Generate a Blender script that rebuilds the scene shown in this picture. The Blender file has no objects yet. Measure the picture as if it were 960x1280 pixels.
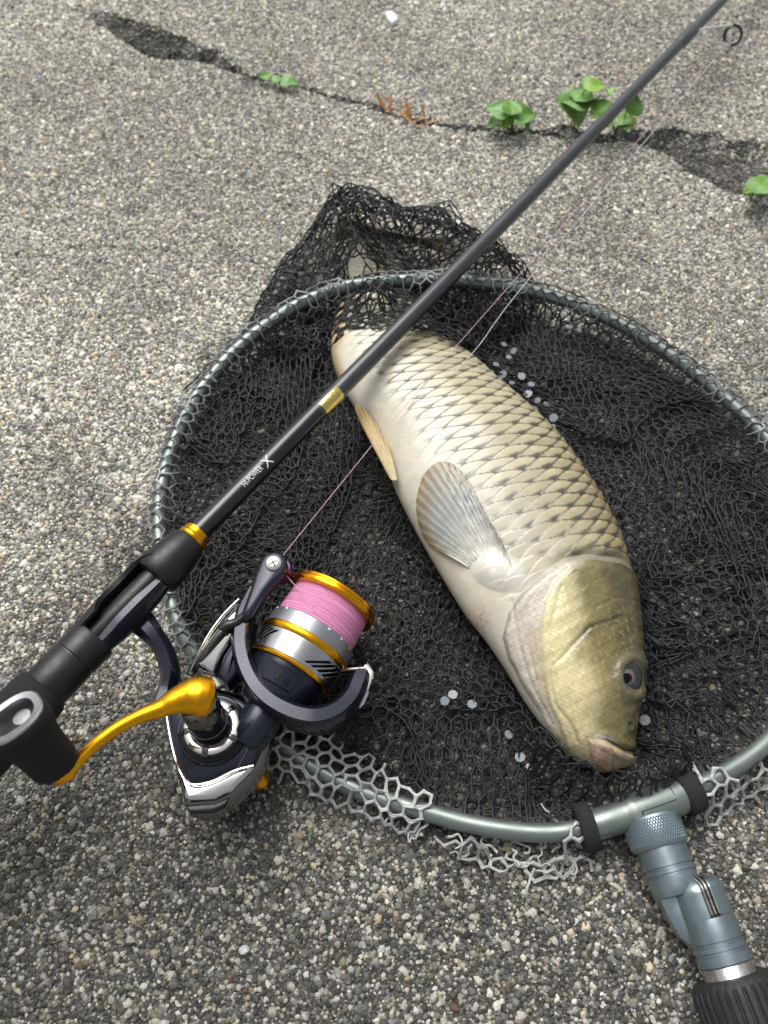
import bpy, bmesh, math, random
import numpy as np

# ------------------------------------------------------------------ camera, sky, sun
rng = np.random.default_rng(7)
random.seed(7)
scene = bpy.context.scene
CAM_H, PITCH = 0.46, math.radians(28)
FPX = 640 / math.tan(math.radians(33))
cam = bpy.data.cameras.new('camera')
cam.sensor_fit = 'VERTICAL'
cam.sensor_height = 36
cam.lens = 18 / math.tan(math.radians(33))
cam.clip_start, cam.clip_end = 0.01, 500
cam.dof.use_dof = True
cam.dof.focus_distance = 0.43
cam.dof.aperture_fstop = cam.lens / 3.0
cam_ob = bpy.data.objects.new('camera', cam)
cam_ob.location = (0, 0, CAM_H)
cam_ob.rotation_euler = (PITCH, 0, 0)
scene.collection.objects.link(cam_ob)
scene.camera = cam_ob

SUN_EL, SUN_AZ = math.radians(58), math.radians(-20)      # azimuth from +Y, clockwise
world = bpy.data.worlds.new('World')
scene.world = world
world.use_nodes = True
nt = world.node_tree
sky = nt.nodes.new('ShaderNodeTexSky')
sky.sky_type = 'NISHITA'
sky.sun_disc = False
sky.sun_elevation = SUN_EL
sky.sun_rotation = SUN_AZ
sky.air_density, sky.dust_density, sky.ozone_density = 1.0, 6.0, 1.0
hs = nt.nodes.new('ShaderNodeHueSaturation')              # an overcast sky is nearly colourless
hs.inputs['Saturation'].default_value = 0.22
nt.links.new(sky.outputs[0], hs.inputs['Color'])
nt.links.new(hs.outputs[0], nt.nodes['Background'].inputs[0])
nt.nodes['Background'].inputs[1].default_value = 0.10
sun = bpy.data.lights.new('sun', 'SUN')
sun.energy = 1.5
sun.angle = math.radians(48)
sun.color = (1.0, 0.98, 0.95)
sun_ob = bpy.data.objects.new('sun', sun)
sun_ob.rotation_euler = (math.radians(90) - SUN_EL, 0, math.pi - SUN_AZ)
sun_ob.location = (0, 0, 3)
scene.collection.objects.link(sun_ob)
scene.view_settings.view_transform = 'Standard'
scene.view_settings.look = 'None'
scene.view_settings.gamma = 1
scene.view_settings.exposure = 0.40
scene.view_settings.use_curve_mapping = False

# ------------------------------------------------------------------ helpers
def P(px, py, z=0.0):
    """world point at height z on the ray through photo pixel (px, py)"""
    xn, yn = (px - 480) / FPX, (640 - py) / FPX
    c, s = math.cos(PITCH), math.sin(PITCH)
    d = np.array([xn, s + yn * c, -c + yn * s])
    return np.array([0, 0, CAM_H]) + d * ((CAM_H - z) / -d[2])

def proj(V):
    c, s = math.cos(PITCH), math.sin(PITCH)
    R = V - np.array([0, 0, CAM_H])
    dep = R[..., 1] * s - R[..., 2] * c
    up = R[..., 1] * c + R[..., 2] * s
    return np.stack([480 + FPX * R[..., 0] / dep, 640 - FPX * up / dep], -1)

def lin(r, g, b):
    f = lambda x: x / 12.92 if x <= 0.04045 else ((x + 0.055) / 1.055) ** 2.4
    return np.array([f(r / 255), f(g / 255), f(b / 255)])

def unit(v):
    v = np.asarray(v, float)
    return v / max(np.linalg.norm(v), 1e-12)

def smooth(a, b, x):
    t = np.clip((x - a) / (b - a), 0, 1)
    return t * t * (3 - 2 * t)

def crom(pts, n, closed=False):
    """Catmull-Rom through pts, n samples evenly spread over the control points"""
    p = np.asarray(pts, float)
    m = len(p)
    t = np.linspace(0, m if closed else m - 1, n, endpoint=not closed)
    i = np.floor(t).astype(int)
    if not closed:
        i = np.minimum(i, m - 2)
    f = (t - i)[:, None]
    g = (lambda k: p[k % m]) if closed else (lambda k: p[np.clip(k, 0, m - 1)])
    a, b, c, d = g(i - 1), g(i), g(i + 1), g(i + 2)
    return 0.5 * (2 * b + (c - a) * f + (2 * a - 5 * b + 4 * c - d) * f ** 2 + (3 * b - a - 3 * c + d) * f ** 3)

def even(path, step, closed=False):
    q = np.vstack([path, path[:1]]) if closed else path
    L = np.concatenate([[0], np.cumsum(np.linalg.norm(np.diff(q, axis=0), axis=1))])
    n = max(2, int(L[-1] / step))
    t = np.linspace(0, L[-1], n, endpoint=not closed)
    return np.stack([np.interp(t, L, q[:, k]) for k in range(q.shape[1])], 1)

class Noise:
    """smooth noise: a sum of random plane waves"""
    def __init__(s, wl, seed, n=14):
        r = np.random.default_rng(seed)
        a = r.uniform(0, 2 * np.pi, n)
        k = 2 * np.pi / (wl * r.uniform(0.6, 1.7, n))
        s.kx, s.ky, s.ph, s.n = k * np.cos(a), k * np.sin(a), r.uniform(0, 6.28, n), n
    def __call__(s, x, y):
        o = 0
        for i in range(s.n):
            o = o + np.sin(s.kx[i] * x + s.ky[i] * y + s.ph[i])
        return o / math.sqrt(s.n) * 0.9

def seg_dist(X, Y, poly, closed=False):
    q = np.asarray(poly, float)
    if closed:
        q = np.vstack([q, q[:1]])
    best = np.full(X.shape, 1e9)
    for a, b in zip(q[:-1], q[1:]):
        d = b - a
        t = np.clip(((X - a[0]) * d[0] + (Y - a[1]) * d[1]) / max(d @ d, 1e-18), 0, 1)
        best = np.minimum(best, np.hypot(X - a[0] - t * d[0], Y - a[1] - t * d[1]))
    return best

def inside(X, Y, poly):
    q = np.asarray(poly, float)
    r = np.zeros(X.shape, bool)
    for a, b in zip(q, np.roll(q, -1, 0)):
        if a[1] != b[1]:
            c = ((a[1] > Y) != (b[1] > Y)) & (X < (b[0] - a[0]) * (Y - a[1]) / (b[1] - a[1]) + a[0])
            r ^= c
    return r

def sdf(X, Y, poly):          # negative inside
    return seg_dist(X, Y, poly, True) * np.where(inside(X, Y, poly), -1, 1)

COL = scene.collection
ORG = {}

def empty(name, loc, label=None, cat=None, group=None):
    o = bpy.data.objects.new(name, None)
    o.empty_display_size = 0.02
    o.location = loc
    COL.objects.link(o)
    ORG[o.name] = np.array(loc, float)
    tag(o, label, cat, group)
    return o

def tag(o, label=None, cat=None, group=None, kind=None):
    for k, v in (('label', label), ('category', cat), ('group', group), ('kind', kind)):
        if v:
            o[k] = v
    return o

def link_mesh(name, me, mat, parent=None):
    me.materials.append(mat)
    o = bpy.data.objects.new(name, me)
    COL.objects.link(o)
    if parent is not None:
        o.parent = parent
        ORG[o.name] = ORG[parent.name]
    else:
        ORG[o.name] = np.zeros(3)
    return o

def set_col(me, C):
    at = me.color_attributes.new('col', 'FLOAT_COLOR', 'POINT')
    at.data.foreach_set('color', np.hstack([C, np.ones((len(C), 1))]).astype('f').ravel())

class MB:
    def __init__(s):
        s.v, s.f, s.n, s.c = [], [], 0, []
    def add(s, V, F, col=None):
        V = np.asarray(V, float)
        s.v.append(V)
        s.f.extend([tuple(int(i) + s.n for i in f) for f in F])
        s.n += len(V)
        if col is not None:
            s.c.append(np.broadcast_to(col, V.shape))
        return s
    def grid(s, G, wrap=False, cap0=False, cap1=False, col=None, mask=None, flip=False):
        G = np.asarray(G, float)
        n, m = G.shape[:2]
        F = []
        for i in range(n - 1):
            for j in range(m if wrap else m - 1):
                if mask is not None and not mask[i, j]:
                    continue
                k = (j + 1) % m
                F.append((i * m + j, i * m + k, (i + 1) * m + k, (i + 1) * m + j))
        if cap0:
            F.append(tuple(range(m))[::-1])
        if cap1:
            F.append(tuple((n - 1) * m + j for j in range(m)))
        if flip:
            F = [f[::-1] for f in F]
        return s.add(G.reshape(-1, 3), F, None if col is None else np.asarray(col).reshape(-1, 3))
    def tube(s, path, rad, sides=10, caps=True, flat=1.0, up=None):
        p = np.asarray(path, float)
        n = len(p)
        rad = np.broadcast_to(np.asarray(rad, float), (n,))
        T = np.gradient(p, axis=0)
        T /= np.linalg.norm(T, axis=1)[:, None] + 1e-12
        ref = np.array(up if up is not None else ((0, 0, 1) if abs(T[0, 2]) < 0.9 else (1, 0, 0)), float)
        G = []
        A = np.linspace(0, 2 * np.pi, sides, endpoint=False)
        for i in range(n):
            ref = ref - T[i] * (ref @ T[i]) if up is None else np.array(up, float) - T[i] * (np.array(up, float) @ T[i])
            ref = unit(ref)
            b = np.cross(T[i], ref)
            G.append(p[i] + rad[i] * (np.cos(A)[:, None] * b + np.sin(A)[:, None] * ref * flat))
        return s.grid(G, True, caps, caps)
    def lathe(s, o, ax, prof, segs=48, a0=None, a1=None, caps=True, up=(0, 0, 1)):
        """profile of (distance along axis, radius); angle 0 is up, positive towards axis x up"""
        ax = unit(ax)
        e1 = unit(np.array(up, float) - ax * (np.array(up, float) @ ax))
        e2 = np.cross(ax, e1)
        full = a0 is None
        A = np.linspace(0, 2 * np.pi, segs, endpoint=False) if full else np.linspace(a0, a1, segs)
        G = [[np.asarray(o) + ax * t + r * (math.cos(a) * e1 + math.sin(a) * e2) for a in A] for t, r in prof]
        return s.grid(G, full, caps and full, caps and full)
    def box(s, path, w, h, up=(0, 0, 1), rnd=0.3, caps=True):
        """sweep of a rounded rectangle: w across, h along up"""
        p = np.asarray(path, float)
        n = len(p)
        w = np.broadcast_to(np.asarray(w, float), (n,))
        h = np.broadcast_to(np.asarray(h, float), (n,))
        T = np.gradient(p, axis=0)
        q = 0.5 - rnd * 0.5
        sec = [(-.5, -q), (-q, -.5), (q, -.5), (.5, -q), (.5, q), (q, .5), (-q, .5), (-.5, q)]
        G = []
        for i in range(n):
            t = unit(T[i])
            u = unit(np.array(up, float) - t * (np.array(up, float) @ t))
            b = np.cross(t, u)
            G.append([p[i] + b * w[i] * x + u * h[i] * y for x, y in sec])
        return s.grid(G, True, caps, caps)
    def slab(s, outline, z0, z1, bev=0.002, at=None, n=None, bot=0.0, dome=0.0):
        """closed outline (photo trace at the height of its top) as a bevelled solid of real thickness"""
        q = np.array([P(x, y, z1 if at is None else at)[:2] for x, y in outline])
        if n:
            q = crom(q, n, True)
        ar = 0.5 * np.sum(q[:, 0] * np.roll(q[:, 1], -1) - np.roll(q[:, 0], -1) * q[:, 1])
        if ar < 0:
            q = q[::-1]
        t = np.roll(q, -1, 0) - np.roll(q, 1, 0)
        t /= np.linalg.norm(t, axis=1)[:, None]
        nrm = np.stack([t[:, 1], -t[:, 0]], 1)
        L = []
        for z, ins in ((z0, bev * .6 + bot), (z0 + bev, bot), (z1 - bev, 0), (z1 - bev * .35, bev * .35), (z1, bev)):
            r = q - nrm * ins
            L.append(np.hstack([r, np.full((len(r), 1), z)]))
        if dome:
            c = L[-1][:, :2].mean(0)
            r = L[-1].copy()
            r[:, :2] = c + (r[:, :2] - c) * .55
            r[:, 2] = z1 + dome
            L.append(r)
        return s.grid(L, True, True, True)
    def build(s, name, mat, parent=None, sharp=40, flat=False, loc=None):
        V = np.vstack(s.v)
        org = ORG[parent.name] if parent is not None else (np.array(loc, float) if loc is not None else np.zeros(3))
        me = bpy.data.meshes.new(name)
        me.from_pydata((V - org).tolist(), [], s.f)
        if not flat:
            me.polygons.foreach_set('use_smooth', [True] * len(me.polygons))
            me.set_sharp_from_angle(angle=math.radians(sharp))
        if s.c:
            set_col(me, np.vstack(s.c))
        me.update()
        o = link_mesh(name, me, mat, parent)
        if parent is None and loc is not None:
            o.location = loc
            ORG[o.name] = org
        return o

# ------------------------------------------------------------------ materials
def material(name, base=(.5, .5, .5), rough=.5, metal=0., bump=0., bscale=300., vary=0., vscale=60., coat=0.,
             attr=None, spec=None, sss=0., alpha=1., trans=0., rvary=0., detail=4.):
    m = bpy.data.materials.new(name)
    m.use_nodes = True
    t = m.node_tree
    b = t.nodes['Principled BSDF']
    b.inputs['Base Color'].default_value = (*base, 1)
    b.inputs['Roughness'].default_value = rough
    b.inputs['Metallic'].default_value = metal
    b.inputs['Coat Weight'].default_value = coat
    b.inputs['Coat Roughness'].default_value = .15
    b.inputs['Alpha'].default_value = alpha
    b.inputs['Transmission Weight'].default_value = trans
    if spec is not None:
        b.inputs['Specular IOR Level'].default_value = spec
    if sss:
        b.inputs['Subsurface Weight'].default_value = sss
        b.inputs['Subsurface Radius'].default_value = (1, .6, .4)
        b.inputs['Subsurface Scale'].default_value = .003
    tc = t.nodes.new('ShaderNodeTexCoord')
    csock = None
    if attr:
        a = t.nodes.new('ShaderNodeAttribute')
        a.attribute_name = 'col'
        a.attribute_type = attr
        csock = a.outputs['Color']
        t.links.new(csock, b.inputs['Base Color'])
    if vary:
        n = t.nodes.new('ShaderNodeTexNoise')
        n.inputs['Scale'].default_value = vscale
        n.inputs['Detail'].default_value = 6
        t.links.new(tc.outputs['Object'], n.inputs['Vector'])
        r = t.nodes.new('ShaderNodeMapRange')
        r.inputs['From Min'].default_value, r.inputs['From Max'].default_value = .3, .7
        r.inputs['To Min'].default_value, r.inputs['To Max'].default_value = 1 - vary, 1 + vary
        t.links.new(n.outputs['Fac'], r.inputs['Value'])
        mx = t.nodes.new('ShaderNodeMix')
        mx.data_type = 'RGBA'
        mx.blend_type = 'MULTIPLY'
        mx.inputs['Factor'].default_value = 1
        mx.inputs['A'].default_value = (*base, 1)
        if csock:
            t.links.new(csock, mx.inputs['A'])
        t.links.new(r.outputs[0], mx.inputs['B'])
        t.links.new(mx.outputs['Result'], b.inputs['Base Color'])
    if rvary:
        n = t.nodes.new('ShaderNodeTexNoise')
        n.inputs['Scale'].default_value = vscale * 1.7
        n.inputs['Detail'].default_value = 6
        t.links.new(tc.outputs['Object'], n.inputs['Vector'])
        r = t.nodes.new('ShaderNodeMapRange')
        r.inputs['From Min'].default_value, r.inputs['From Max'].default_value = .3, .7
        r.inputs['To Min'].default_value, r.inputs['To Max'].default_value = max(.02, rough - rvary), rough + rvary
        t.links.new(n.outputs['Fac'], r.inputs['Value'])
        t.links.new(r.outputs[0], b.inputs['Roughness'])
    if bump:
        n = t.nodes.new('ShaderNodeTexNoise')
        n.inputs['Scale'].default_value = bscale
        n.inputs['Detail'].default_value = detail
        t.links.new(tc.outputs['Object'], n.inputs['Vector'])
        bp = t.nodes.new('ShaderNodeBump')
        bp.inputs['Strength'].default_value = bump
        bp.inputs['Distance'].default_value = .001
        t.links.new(n.outputs['Fac'], bp.inputs['Height'])
        t.links.new(bp.outputs[0], b.inputs['Normal'])
    return m

M = {
    'stone': material('aggregate_stone', rough=.62, attr='INSTANCER', vary=.25, vscale=3., rvary=.15),
    'navy': material('navy_plastic', (.013, .016, .030), .28, .35, vary=.12, vscale=900, coat=.25, bump=.03, bscale=1500, rvary=.08),
    'black': material('black_plastic', (.007, .007, .008), .36, vary=.2, vscale=200, bump=.04, bscale=1500, rvary=.08),
    'seat': material('satin_black_seat', (.010, .0105, .0125), .40, vary=.15, vscale=150, bump=.03, bscale=2500, rvary=.06),
    'foam': material('foam_grip', (.009, .009, .010), .85, bump=.5, bscale=1800, vary=.2, vscale=500),
    'rubber': material('black_rubber', (.016, .016, .017), .6, bump=.15, bscale=900, vary=.25, vscale=200),
    'gold': material('gold_anodised', (.85, .40, .015), .24, 1., vary=.06, vscale=150, rvary=.06),
    'foil': material('gold_foil', (.75, .62, .20), .25, 1., bump=.3, bscale=500),
    'chrome': material('chrome', (.78, .76, .73), .09, 1., vary=.05, vscale=120, rvary=.05),
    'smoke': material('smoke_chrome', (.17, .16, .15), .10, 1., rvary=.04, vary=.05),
    'silver': material('satin_silver', (.52, .53, .54), .26, 1., vary=.02, vscale=300, rvary=.02),
    'band': material('spool_band', (.33, .35, .37), .35, .8, vary=.06, vscale=200),
    'blank': material('carbon_blank', (.040, .044, .050), .30, .2, vary=.15, vscale=100, coat=.5, bump=.03, bscale=900),
    'butt': material('black_blank', (.008, .008, .009), .28, .1, vary=.15, vscale=100, coat=.5),
    'print': material('white_print', (.75, .75, .76), .5, vary=.05),
    'cord': material('net_cord', rough=.42, attr='GEOMETRY', vary=.25, vscale=400, bump=.4, bscale=2500),
    'frame': material('pewter_tube', (.23, .265, .245), .40, .7, vary=.12, vscale=60, bump=.02, bscale=300, rvary=.1),
    'joint': material('grey_blue_anodised', (.27, .33, .36), .34, .85, vary=.12, vscale=80, bump=.03, bscale=700, rvary=.1),
    'steel': material('worn_steel', (.62, .60, .57), .25, 1., vary=.2, vscale=200, bump=.1, bscale=400, rvary=.12),
    'webbing': material('black_webbing', (.016, .016, .020), .9, bump=.6, bscale=1200, vary=.3, vscale=300),
    'fish': material('carp_skin', rough=.34, attr='GEOMETRY', vary=.07, vscale=160, coat=.4, sss=.12, bump=.04, bscale=700, rvary=.08),
    'fin': material('carp_fin', rough=.36, attr='GEOMETRY', vary=.1, vscale=200, sss=.1, coat=.15),
    'pupil': material('pupil', (.002, .002, .003), .12, spec=.25),
    'iris': material('iris', (.16, .13, .105), .22, .3, vary=.2, vscale=700, coat=.6),
    'eyering': material('eye_membrane', (.022, .027, .034), .25, coat=.6, vary=.15, vscale=300),
    'leaf': material('leaf', (.10, .21, .035), .45, attr='GEOMETRY', vary=.18, vscale=200, sss=.1, bump=.2, bscale=400),
    'stem': material('plant_stem', (.16, .20, .06), .5, vary=.2),
    'straw': material('dry_leaf', (.48, .26, .10), .7, vary=.3, vscale=300, bump=.4),
    'chip': material('white_chip', (.80, .80, .78), .5, vary=.08, bump=.2),
    'line': material('pink_line', (.62, .36, .48), .45, vary=.1),
    'leader': material('pale_leader', (.68, .66, .66), .35, vary=.25, vscale=300),
    'film': material('water_film', (.40, .45, .50), .12, alpha=.35, coat=.5),
    'purple': material('purple_roller', (.10, .03, .09), .25, .6),
}
# wound line: fine turns as relief
def spool_line_mat():
    m = material('wound_pink_line', (.80, .33, .55), .55, vary=.14, vscale=90)
    t = m.node_tree
    b = t.nodes['Principled BSDF']
    at = t.nodes.new('ShaderNodeAttribute')
    at.attribute_name = 'col'
    w = t.nodes.new('ShaderNodeTexNoise')
    w.noise_dimensions = '2D'
    w.inputs['Scale'].default_value = 1
    w.inputs['Detail'].default_value = 2  # smoked chrome, its dark tone also standing in for reflected dark surroundings
    t.links.new(at.outputs['Color'], w.inputs['Vector'])
    rp_ = t.nodes.new('ShaderNodeValToRGB')
    rp_.color_ramp.elements[0].position, rp_.color_ramp.elements[1].position = .3, .62
    rp_.color_ramp.elements[0].color = (.52, .15, .33, 1)
    rp_.color_ramp.elements[1].color = (.84, .36, .58, 1)
    t.links.new(w.outputs['Fac'], rp_.inputs[0])
    t.links.new(rp_.outputs[0], b.inputs['Base Color'])
    bp = t.nodes.new('ShaderNodeBump')
    bp.inputs['Strength'].default_value = .9
    bp.inputs['Distance'].default_value = .0004
    t.links.new(w.outputs['Fac'], bp.inputs['Height'])
    t.links.new(bp.outputs[0], b.inputs['Normal'])
    return m
M['wound'] = spool_line_mat()

def ground_mat():
    m = bpy.data.materials.new('exposed_aggregate_concrete')
    m.use_nodes = True
    t = m.node_tree
    b = t.nodes['Principled BSDF']
    tc = t.nodes.new('ShaderNodeTexCoord')
    v = t.nodes.new('ShaderNodeTexVoronoi')
    v.inputs['Scale'].default_value = 560
    t.links.new(tc.outputs['Object'], v.inputs['Vector'])
    n = t.nodes.new('ShaderNodeTexNoise')
    n.inputs['Scale'].default_value = 5
    n.inputs['Detail'].default_value = 8
    t.links.new(tc.outputs['Object'], n.inputs['Vector'])
    r = t.nodes.new('ShaderNodeValToRGB')
    r.color_ramp.elements[0].color = (.20, .195, .18, 1)
    r.color_ramp.elements[1].color = (.60, .58, .54, 1)
    sx = t.nodes.new('ShaderNodeSeparateColor')
    t.links.new(v.outputs['Color'], sx.inputs[0])
    t.links.new(sx.outputs[0], r.inputs[0])
    mx = t.nodes.new('ShaderNodeMix')
    mx.data_type = 'RGBA'
    mx.blend_type = 'MULTIPLY'
    mx.inputs['Factor'].default_value = .35
    t.links.new(r.outputs[0], mx.inputs['A'])
    t.links.new(n.outputs['Fac'], mx.inputs['B'])
    at = t.nodes.new('ShaderNodeAttribute')               # mortar between the stones is darker, damp round the net, with near-side shade painted in
    at.attribute_name = 'col'
    m2 = t.nodes.new('ShaderNodeMix')
    m2.data_type = 'RGBA'
    m2.blend_type = 'MULTIPLY'
    m2.inputs['Factor'].default_value = 1
    t.links.new(mx.outputs['Result'], m2.inputs['A'])
    t.links.new(at.outputs['Color'], m2.inputs['B'])
    t.links.new(m2.outputs['Result'], b.inputs['Base Color'])
    b.inputs['Roughness'].default_value = .75
    bp = t.nodes.new('ShaderNodeBump')
    bp.inputs['Strength'].default_value = .8
    bp.inputs['Distance'].default_value = .002
    bp.invert = True
    t.links.new(v.outputs['Distance'], bp.inputs['Height'])
    t.links.new(bp.outputs[0], b.inputs['Normal'])
    return m
M['ground'] = ground_mat()

# ------------------------------------------------------------------ ground: broken concrete with a crack
near_lip = np.array([P(x, y)[:2] for x, y in [(60, 8), (110, 20), (135, 38), (165, 58), (185, 70), (215, 72), (260, 78), (310, 96), (350, 103),
    (400, 118), (450, 132), (500, 148), (560, 160), (620, 166), (680, 168), (740, 181), (790, 177), (830, 195), (880, 225),
    (930, 246), (965, 254), (1050, 280), (1200, 330)]])
far_lip = np.array([P(x, y)[:2] for x, y in [(60, 6), (110, 10), (150, 18), (200, 33), (250, 55), (290, 75), (318, 92), (345, 99),
    (400, 114), (450, 127), (500, 143), (560, 154), (620, 160), (680, 160), (740, 166), (790, 160), (840, 160), (900, 166),
    (960, 180), (1050, 200), (1200, 240)]])
nA, nB, nC = Noise(.035, 1), Noise(.012, 2), Noise(.22, 3)

def crack(x, y):
    """(depth below the slab, 0..1 how far inside the crack)"""
    x2 = x + .002 * nB(x, y)
    f = np.interp(x2, near_lip[:, 0], near_lip[:, 1]) + .0025 * nA(x, y) + .0012 * nB(x, y)
    g = np.interp(x2, far_lip[:, 0], far_lip[:, 1]) + .004 * nA(x + 3, y) + .0015 * nB(x, y + 1)
    w = np.maximum(g - f, .004)
    d = y - f
    ends = smooth(near_lip[0, 0], near_lip[3, 0], x) * (1 - smooth(near_lip[-2, 0], near_lip[-1, 0], x))
    dep = np.clip(w * .80, .007, .034) * ends
    k = np.clip(1 - d / w, 0, 1) ** .62 * smooth(-.0012, .0004, d)
    k = np.where(d > w, 0, k)
    return dep * k, k * ends

def ground_z(x, y):
    dz, _ = crack(x, y)
    return .0012 * nC(x, y) - dz

GX0, GX1, GY0, GY1 = -.66, .82, -.26, 1.20
def axis_pts(a, b, step, far):
    core = np.arange(a, b, step)
    s, d, x = [], step * 2, 0
    while x < far:
        x += d
        d *= 1.5
        s.append(x)
    s = np.array(s)
    return np.concatenate([(a - s)[::-1], core, core[-1] + s])
gx = axis_pts(GX0, GX1, .005, 80)
gy_core = np.concatenate([np.arange(GY0, .52, .02), np.arange(.52, .95, .0025), np.arange(.95, GY1, .01)])
s_, d_, x_ = [], .03, 0
while x_ < 80:
    x_ += d_; d_ *= 1.5; s_.append(x_)
gy = np.concatenate([(GY0 - np.array(s_))[::-1], gy_core, gy_core[-1] + np.array(s_)])
XX, YY = np.meshgrid(gx, gy)
ZZ = ground_z(XX, YY) - .0004
n_, m_ = XX.shape
V = np.stack([XX, YY, ZZ], -1).reshape(-1, 3)
I = (np.arange(n_ - 1)[:, None] * m_ + np.arange(m_ - 1)[None, :]).ravel()
Q = np.stack([I, I + 1, I + 1 + m_, I + m_], 1)

def fast_mesh(name, V, Q, smooth_=True):
    me = bpy.data.meshes.new(name)
    me.vertices.add(len(V))
    me.vertices.foreach_set('co', np.asarray(V, 'f').ravel())
    k = Q.shape[1]
    me.loops.add(Q.size)
    me.loops.foreach_set('vertex_index', Q.ravel().astype('i'))
    me.polygons.add(len(Q))
    me.polygons.foreach_set('loop_start', (np.arange(len(Q)) * k).astype('i'))
    if smooth_:
        me.polygons.foreach_set('use_smooth', np.ones(len(Q), bool))
    me.update(calc_edges=True)
    me.validate()
    return me

ground = link_mesh('ground', fast_mesh('ground', V, Q), M['ground'])
tag(ground, 'grey exposed aggregate concrete ground split by a long crack', 'ground', kind='structure')

# hoop of the net (traced in plan), needed for where the ground is wet
hoop_px = [(700, 1040, 14), (610, 1034, 11), (530, 1014, 9), (440, 984, 9), (350, 930, 9), (272, 858, 9), (222, 775, 9), (200, 680, 10),
           (207, 585, 11), (252, 487, 13), (330, 408, 19), (420, 362, 27), (520, 350, 30), (600, 353, 27), (680, 368, 21), (770, 403, 17),
           (860, 460, 13), (955, 545, 10), (1022, 640, 9), (1045, 740, 9), (1020, 850, 10), (955, 932, 12), (872, 984, 15), (790, 1016, 17)]
hoop = even(crom(np.array([P(a, b, c / 1000) for a, b, c in hoop_px]), 480, True), .002, True)
hoop_xy = hoop[::6, :2]
hc = hoop[:, :2].mean(0)

nW, nW2, nD = Noise(.09, 11), Noise(.03, 12), Noise(.3, 13)
def damp_and_shade(x, y):
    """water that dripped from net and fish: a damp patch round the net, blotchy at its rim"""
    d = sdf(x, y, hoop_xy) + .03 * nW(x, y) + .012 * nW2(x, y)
    return np.maximum(smooth(.05, -.015, d), .95 * smooth(.34, .02, y + .05 * nW(x, y) + .06 * np.abs(x - .1)) * smooth(-.6, -.3, y))  # second term is painted shade: whoever holds the camera blocks the sky
def stony(x, y):
    return (np.abs(x - .06) < .34 + .42 * (y + .12)) & (x > GX0) & (x < GX1) & (y > GY0) & (y < GY1)
gxv, gyv = V[:, 0], V[:, 1]
gm = np.where(stony(gxv, gyv), .5, 1.0) * (1 - .6 * damp_and_shade(gxv, gyv)) * (1 - .5 * crack(gxv, gyv)[1])  # damp, painted near-side shade and crack darkening in one colour factor
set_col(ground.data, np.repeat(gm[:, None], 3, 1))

# stones of the aggregate
sp = .00185
nx, ny = int((GX1 - GX0) / sp), int((GY1 - GY0) / (sp * .866))
sx, sy = np.meshgrid(np.arange(nx), np.arange(ny))
sx = (GX0 + (sx + .5 * (sy % 2)) * sp).ravel() + rng.normal(0, sp * .27, nx * ny)
sy = (GY0 + sy.ravel() * sp * .866) + rng.normal(0, sp * .27, nx * ny)
# keep what the camera or one a step aside could see
keep = (np.abs(sx - .06) < .34 + .42 * (sy + .12)) & (rng.random(len(sx)) < .95)
sx, sy = sx[keep], sy[keep]
N = len(sx)
size = np.exp(rng.normal(math.log(.00098), .36, N))
big = rng.random(N) < .014
size[big] = rng.uniform(.0017, .0027, big.sum())
size = np.clip(size, .0005, .0028)
dz, kin = crack(sx, sy)
sz = ground_z(sx, sy) - size * rng.uniform(.15, .60, N)
pal = np.array([lin(*c) for c in [(168, 167, 162), (150, 149, 145), (128, 127, 124), (190, 188, 181), (208, 205, 197), (110, 109, 106), (88, 87, 85),
                                  (182, 172, 150), (158, 140, 120), (226, 224, 217), (196, 184, 156), (136, 112, 96), (140, 142, 146)]])
wts = np.array([.20, .17, .13, .15, .09, .07, .05, .04, .02, .03, .025, .008, .05])
ci = rng.choice(len(pal), N, p=wts / wts.sum())
scol = pal[ci] * rng.uniform(.78, 1.22, (N, 1)) * np.array([1.13, 1.11, 1.04])
scol[big] = np.clip(scol[big] * 1.1, 0, .85)
wet_shaded = damp_and_shade(sx, sy)
lum = scol.mean(1)
wet_in = smooth(.012, -.02, sdf(sx, sy, hoop_xy) + .01 * nW(sx, sy))
scol *= (1 - wet_shaded * (.75 - .34 * smooth(.30, .62, lum)))[:, None]  # damp round the net and the painted near-side shade darken the stones
scol *= (1 - .30 * wet_in)[:, None]
dirt_shade = smooth(.08, .5, kin)
scol *= (1 - .60 * dirt_shade)[:, None]  # soil in the crack, painted darker still to deepen its weak shadow
scol *= (1 + .13 * nD(sx, sy) + .06 * nW(sx, sy))[:, None]
spots = smooth(1.25, 1.9, Noise(.05, 17)(sx, sy))
scol *= (1 - .35 * spots)[:, None]
# old scuffed pale area of the slab
scol *= (1 + .22 * smooth(.20, .02, np.hypot((sx + .24) / 1.2, sy - .40)))[:, None]
pm = bpy.data.meshes.new('gravel')
pm.vertices.add(N)
pm.vertices.foreach_set('co', np.stack([sx, sy, sz], 1).astype('f').ravel())
def pattr(name, typ, arr, key='vector'):
    a = pm.attributes.new(name, typ, 'POINT')
    a.data.foreach_set(key, np.asarray(arr, 'f' if typ != 'INT' else 'i').ravel())
pattr('rot', 'FLOAT_VECTOR', np.stack([rng.normal(0, .35, N), rng.normal(0, .35, N), rng.uniform(0, 6.28, N)], 1))
pattr('scl', 'FLOAT_VECTOR', np.stack([size * rng.uniform(.85, 1.35, N), size * rng.uniform(.75, 1.1, N), size * rng.uniform(.55, .95, N)], 1))
pattr('idx', 'INT', rng.integers(0, 4, N), 'value')
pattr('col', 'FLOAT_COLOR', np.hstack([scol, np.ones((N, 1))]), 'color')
gravel = link_mesh('gravel', pm, M['stone'])
tag(gravel, 'small grey white and tan stones set in the concrete surface', 'gravel', kind='stuff')
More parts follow.
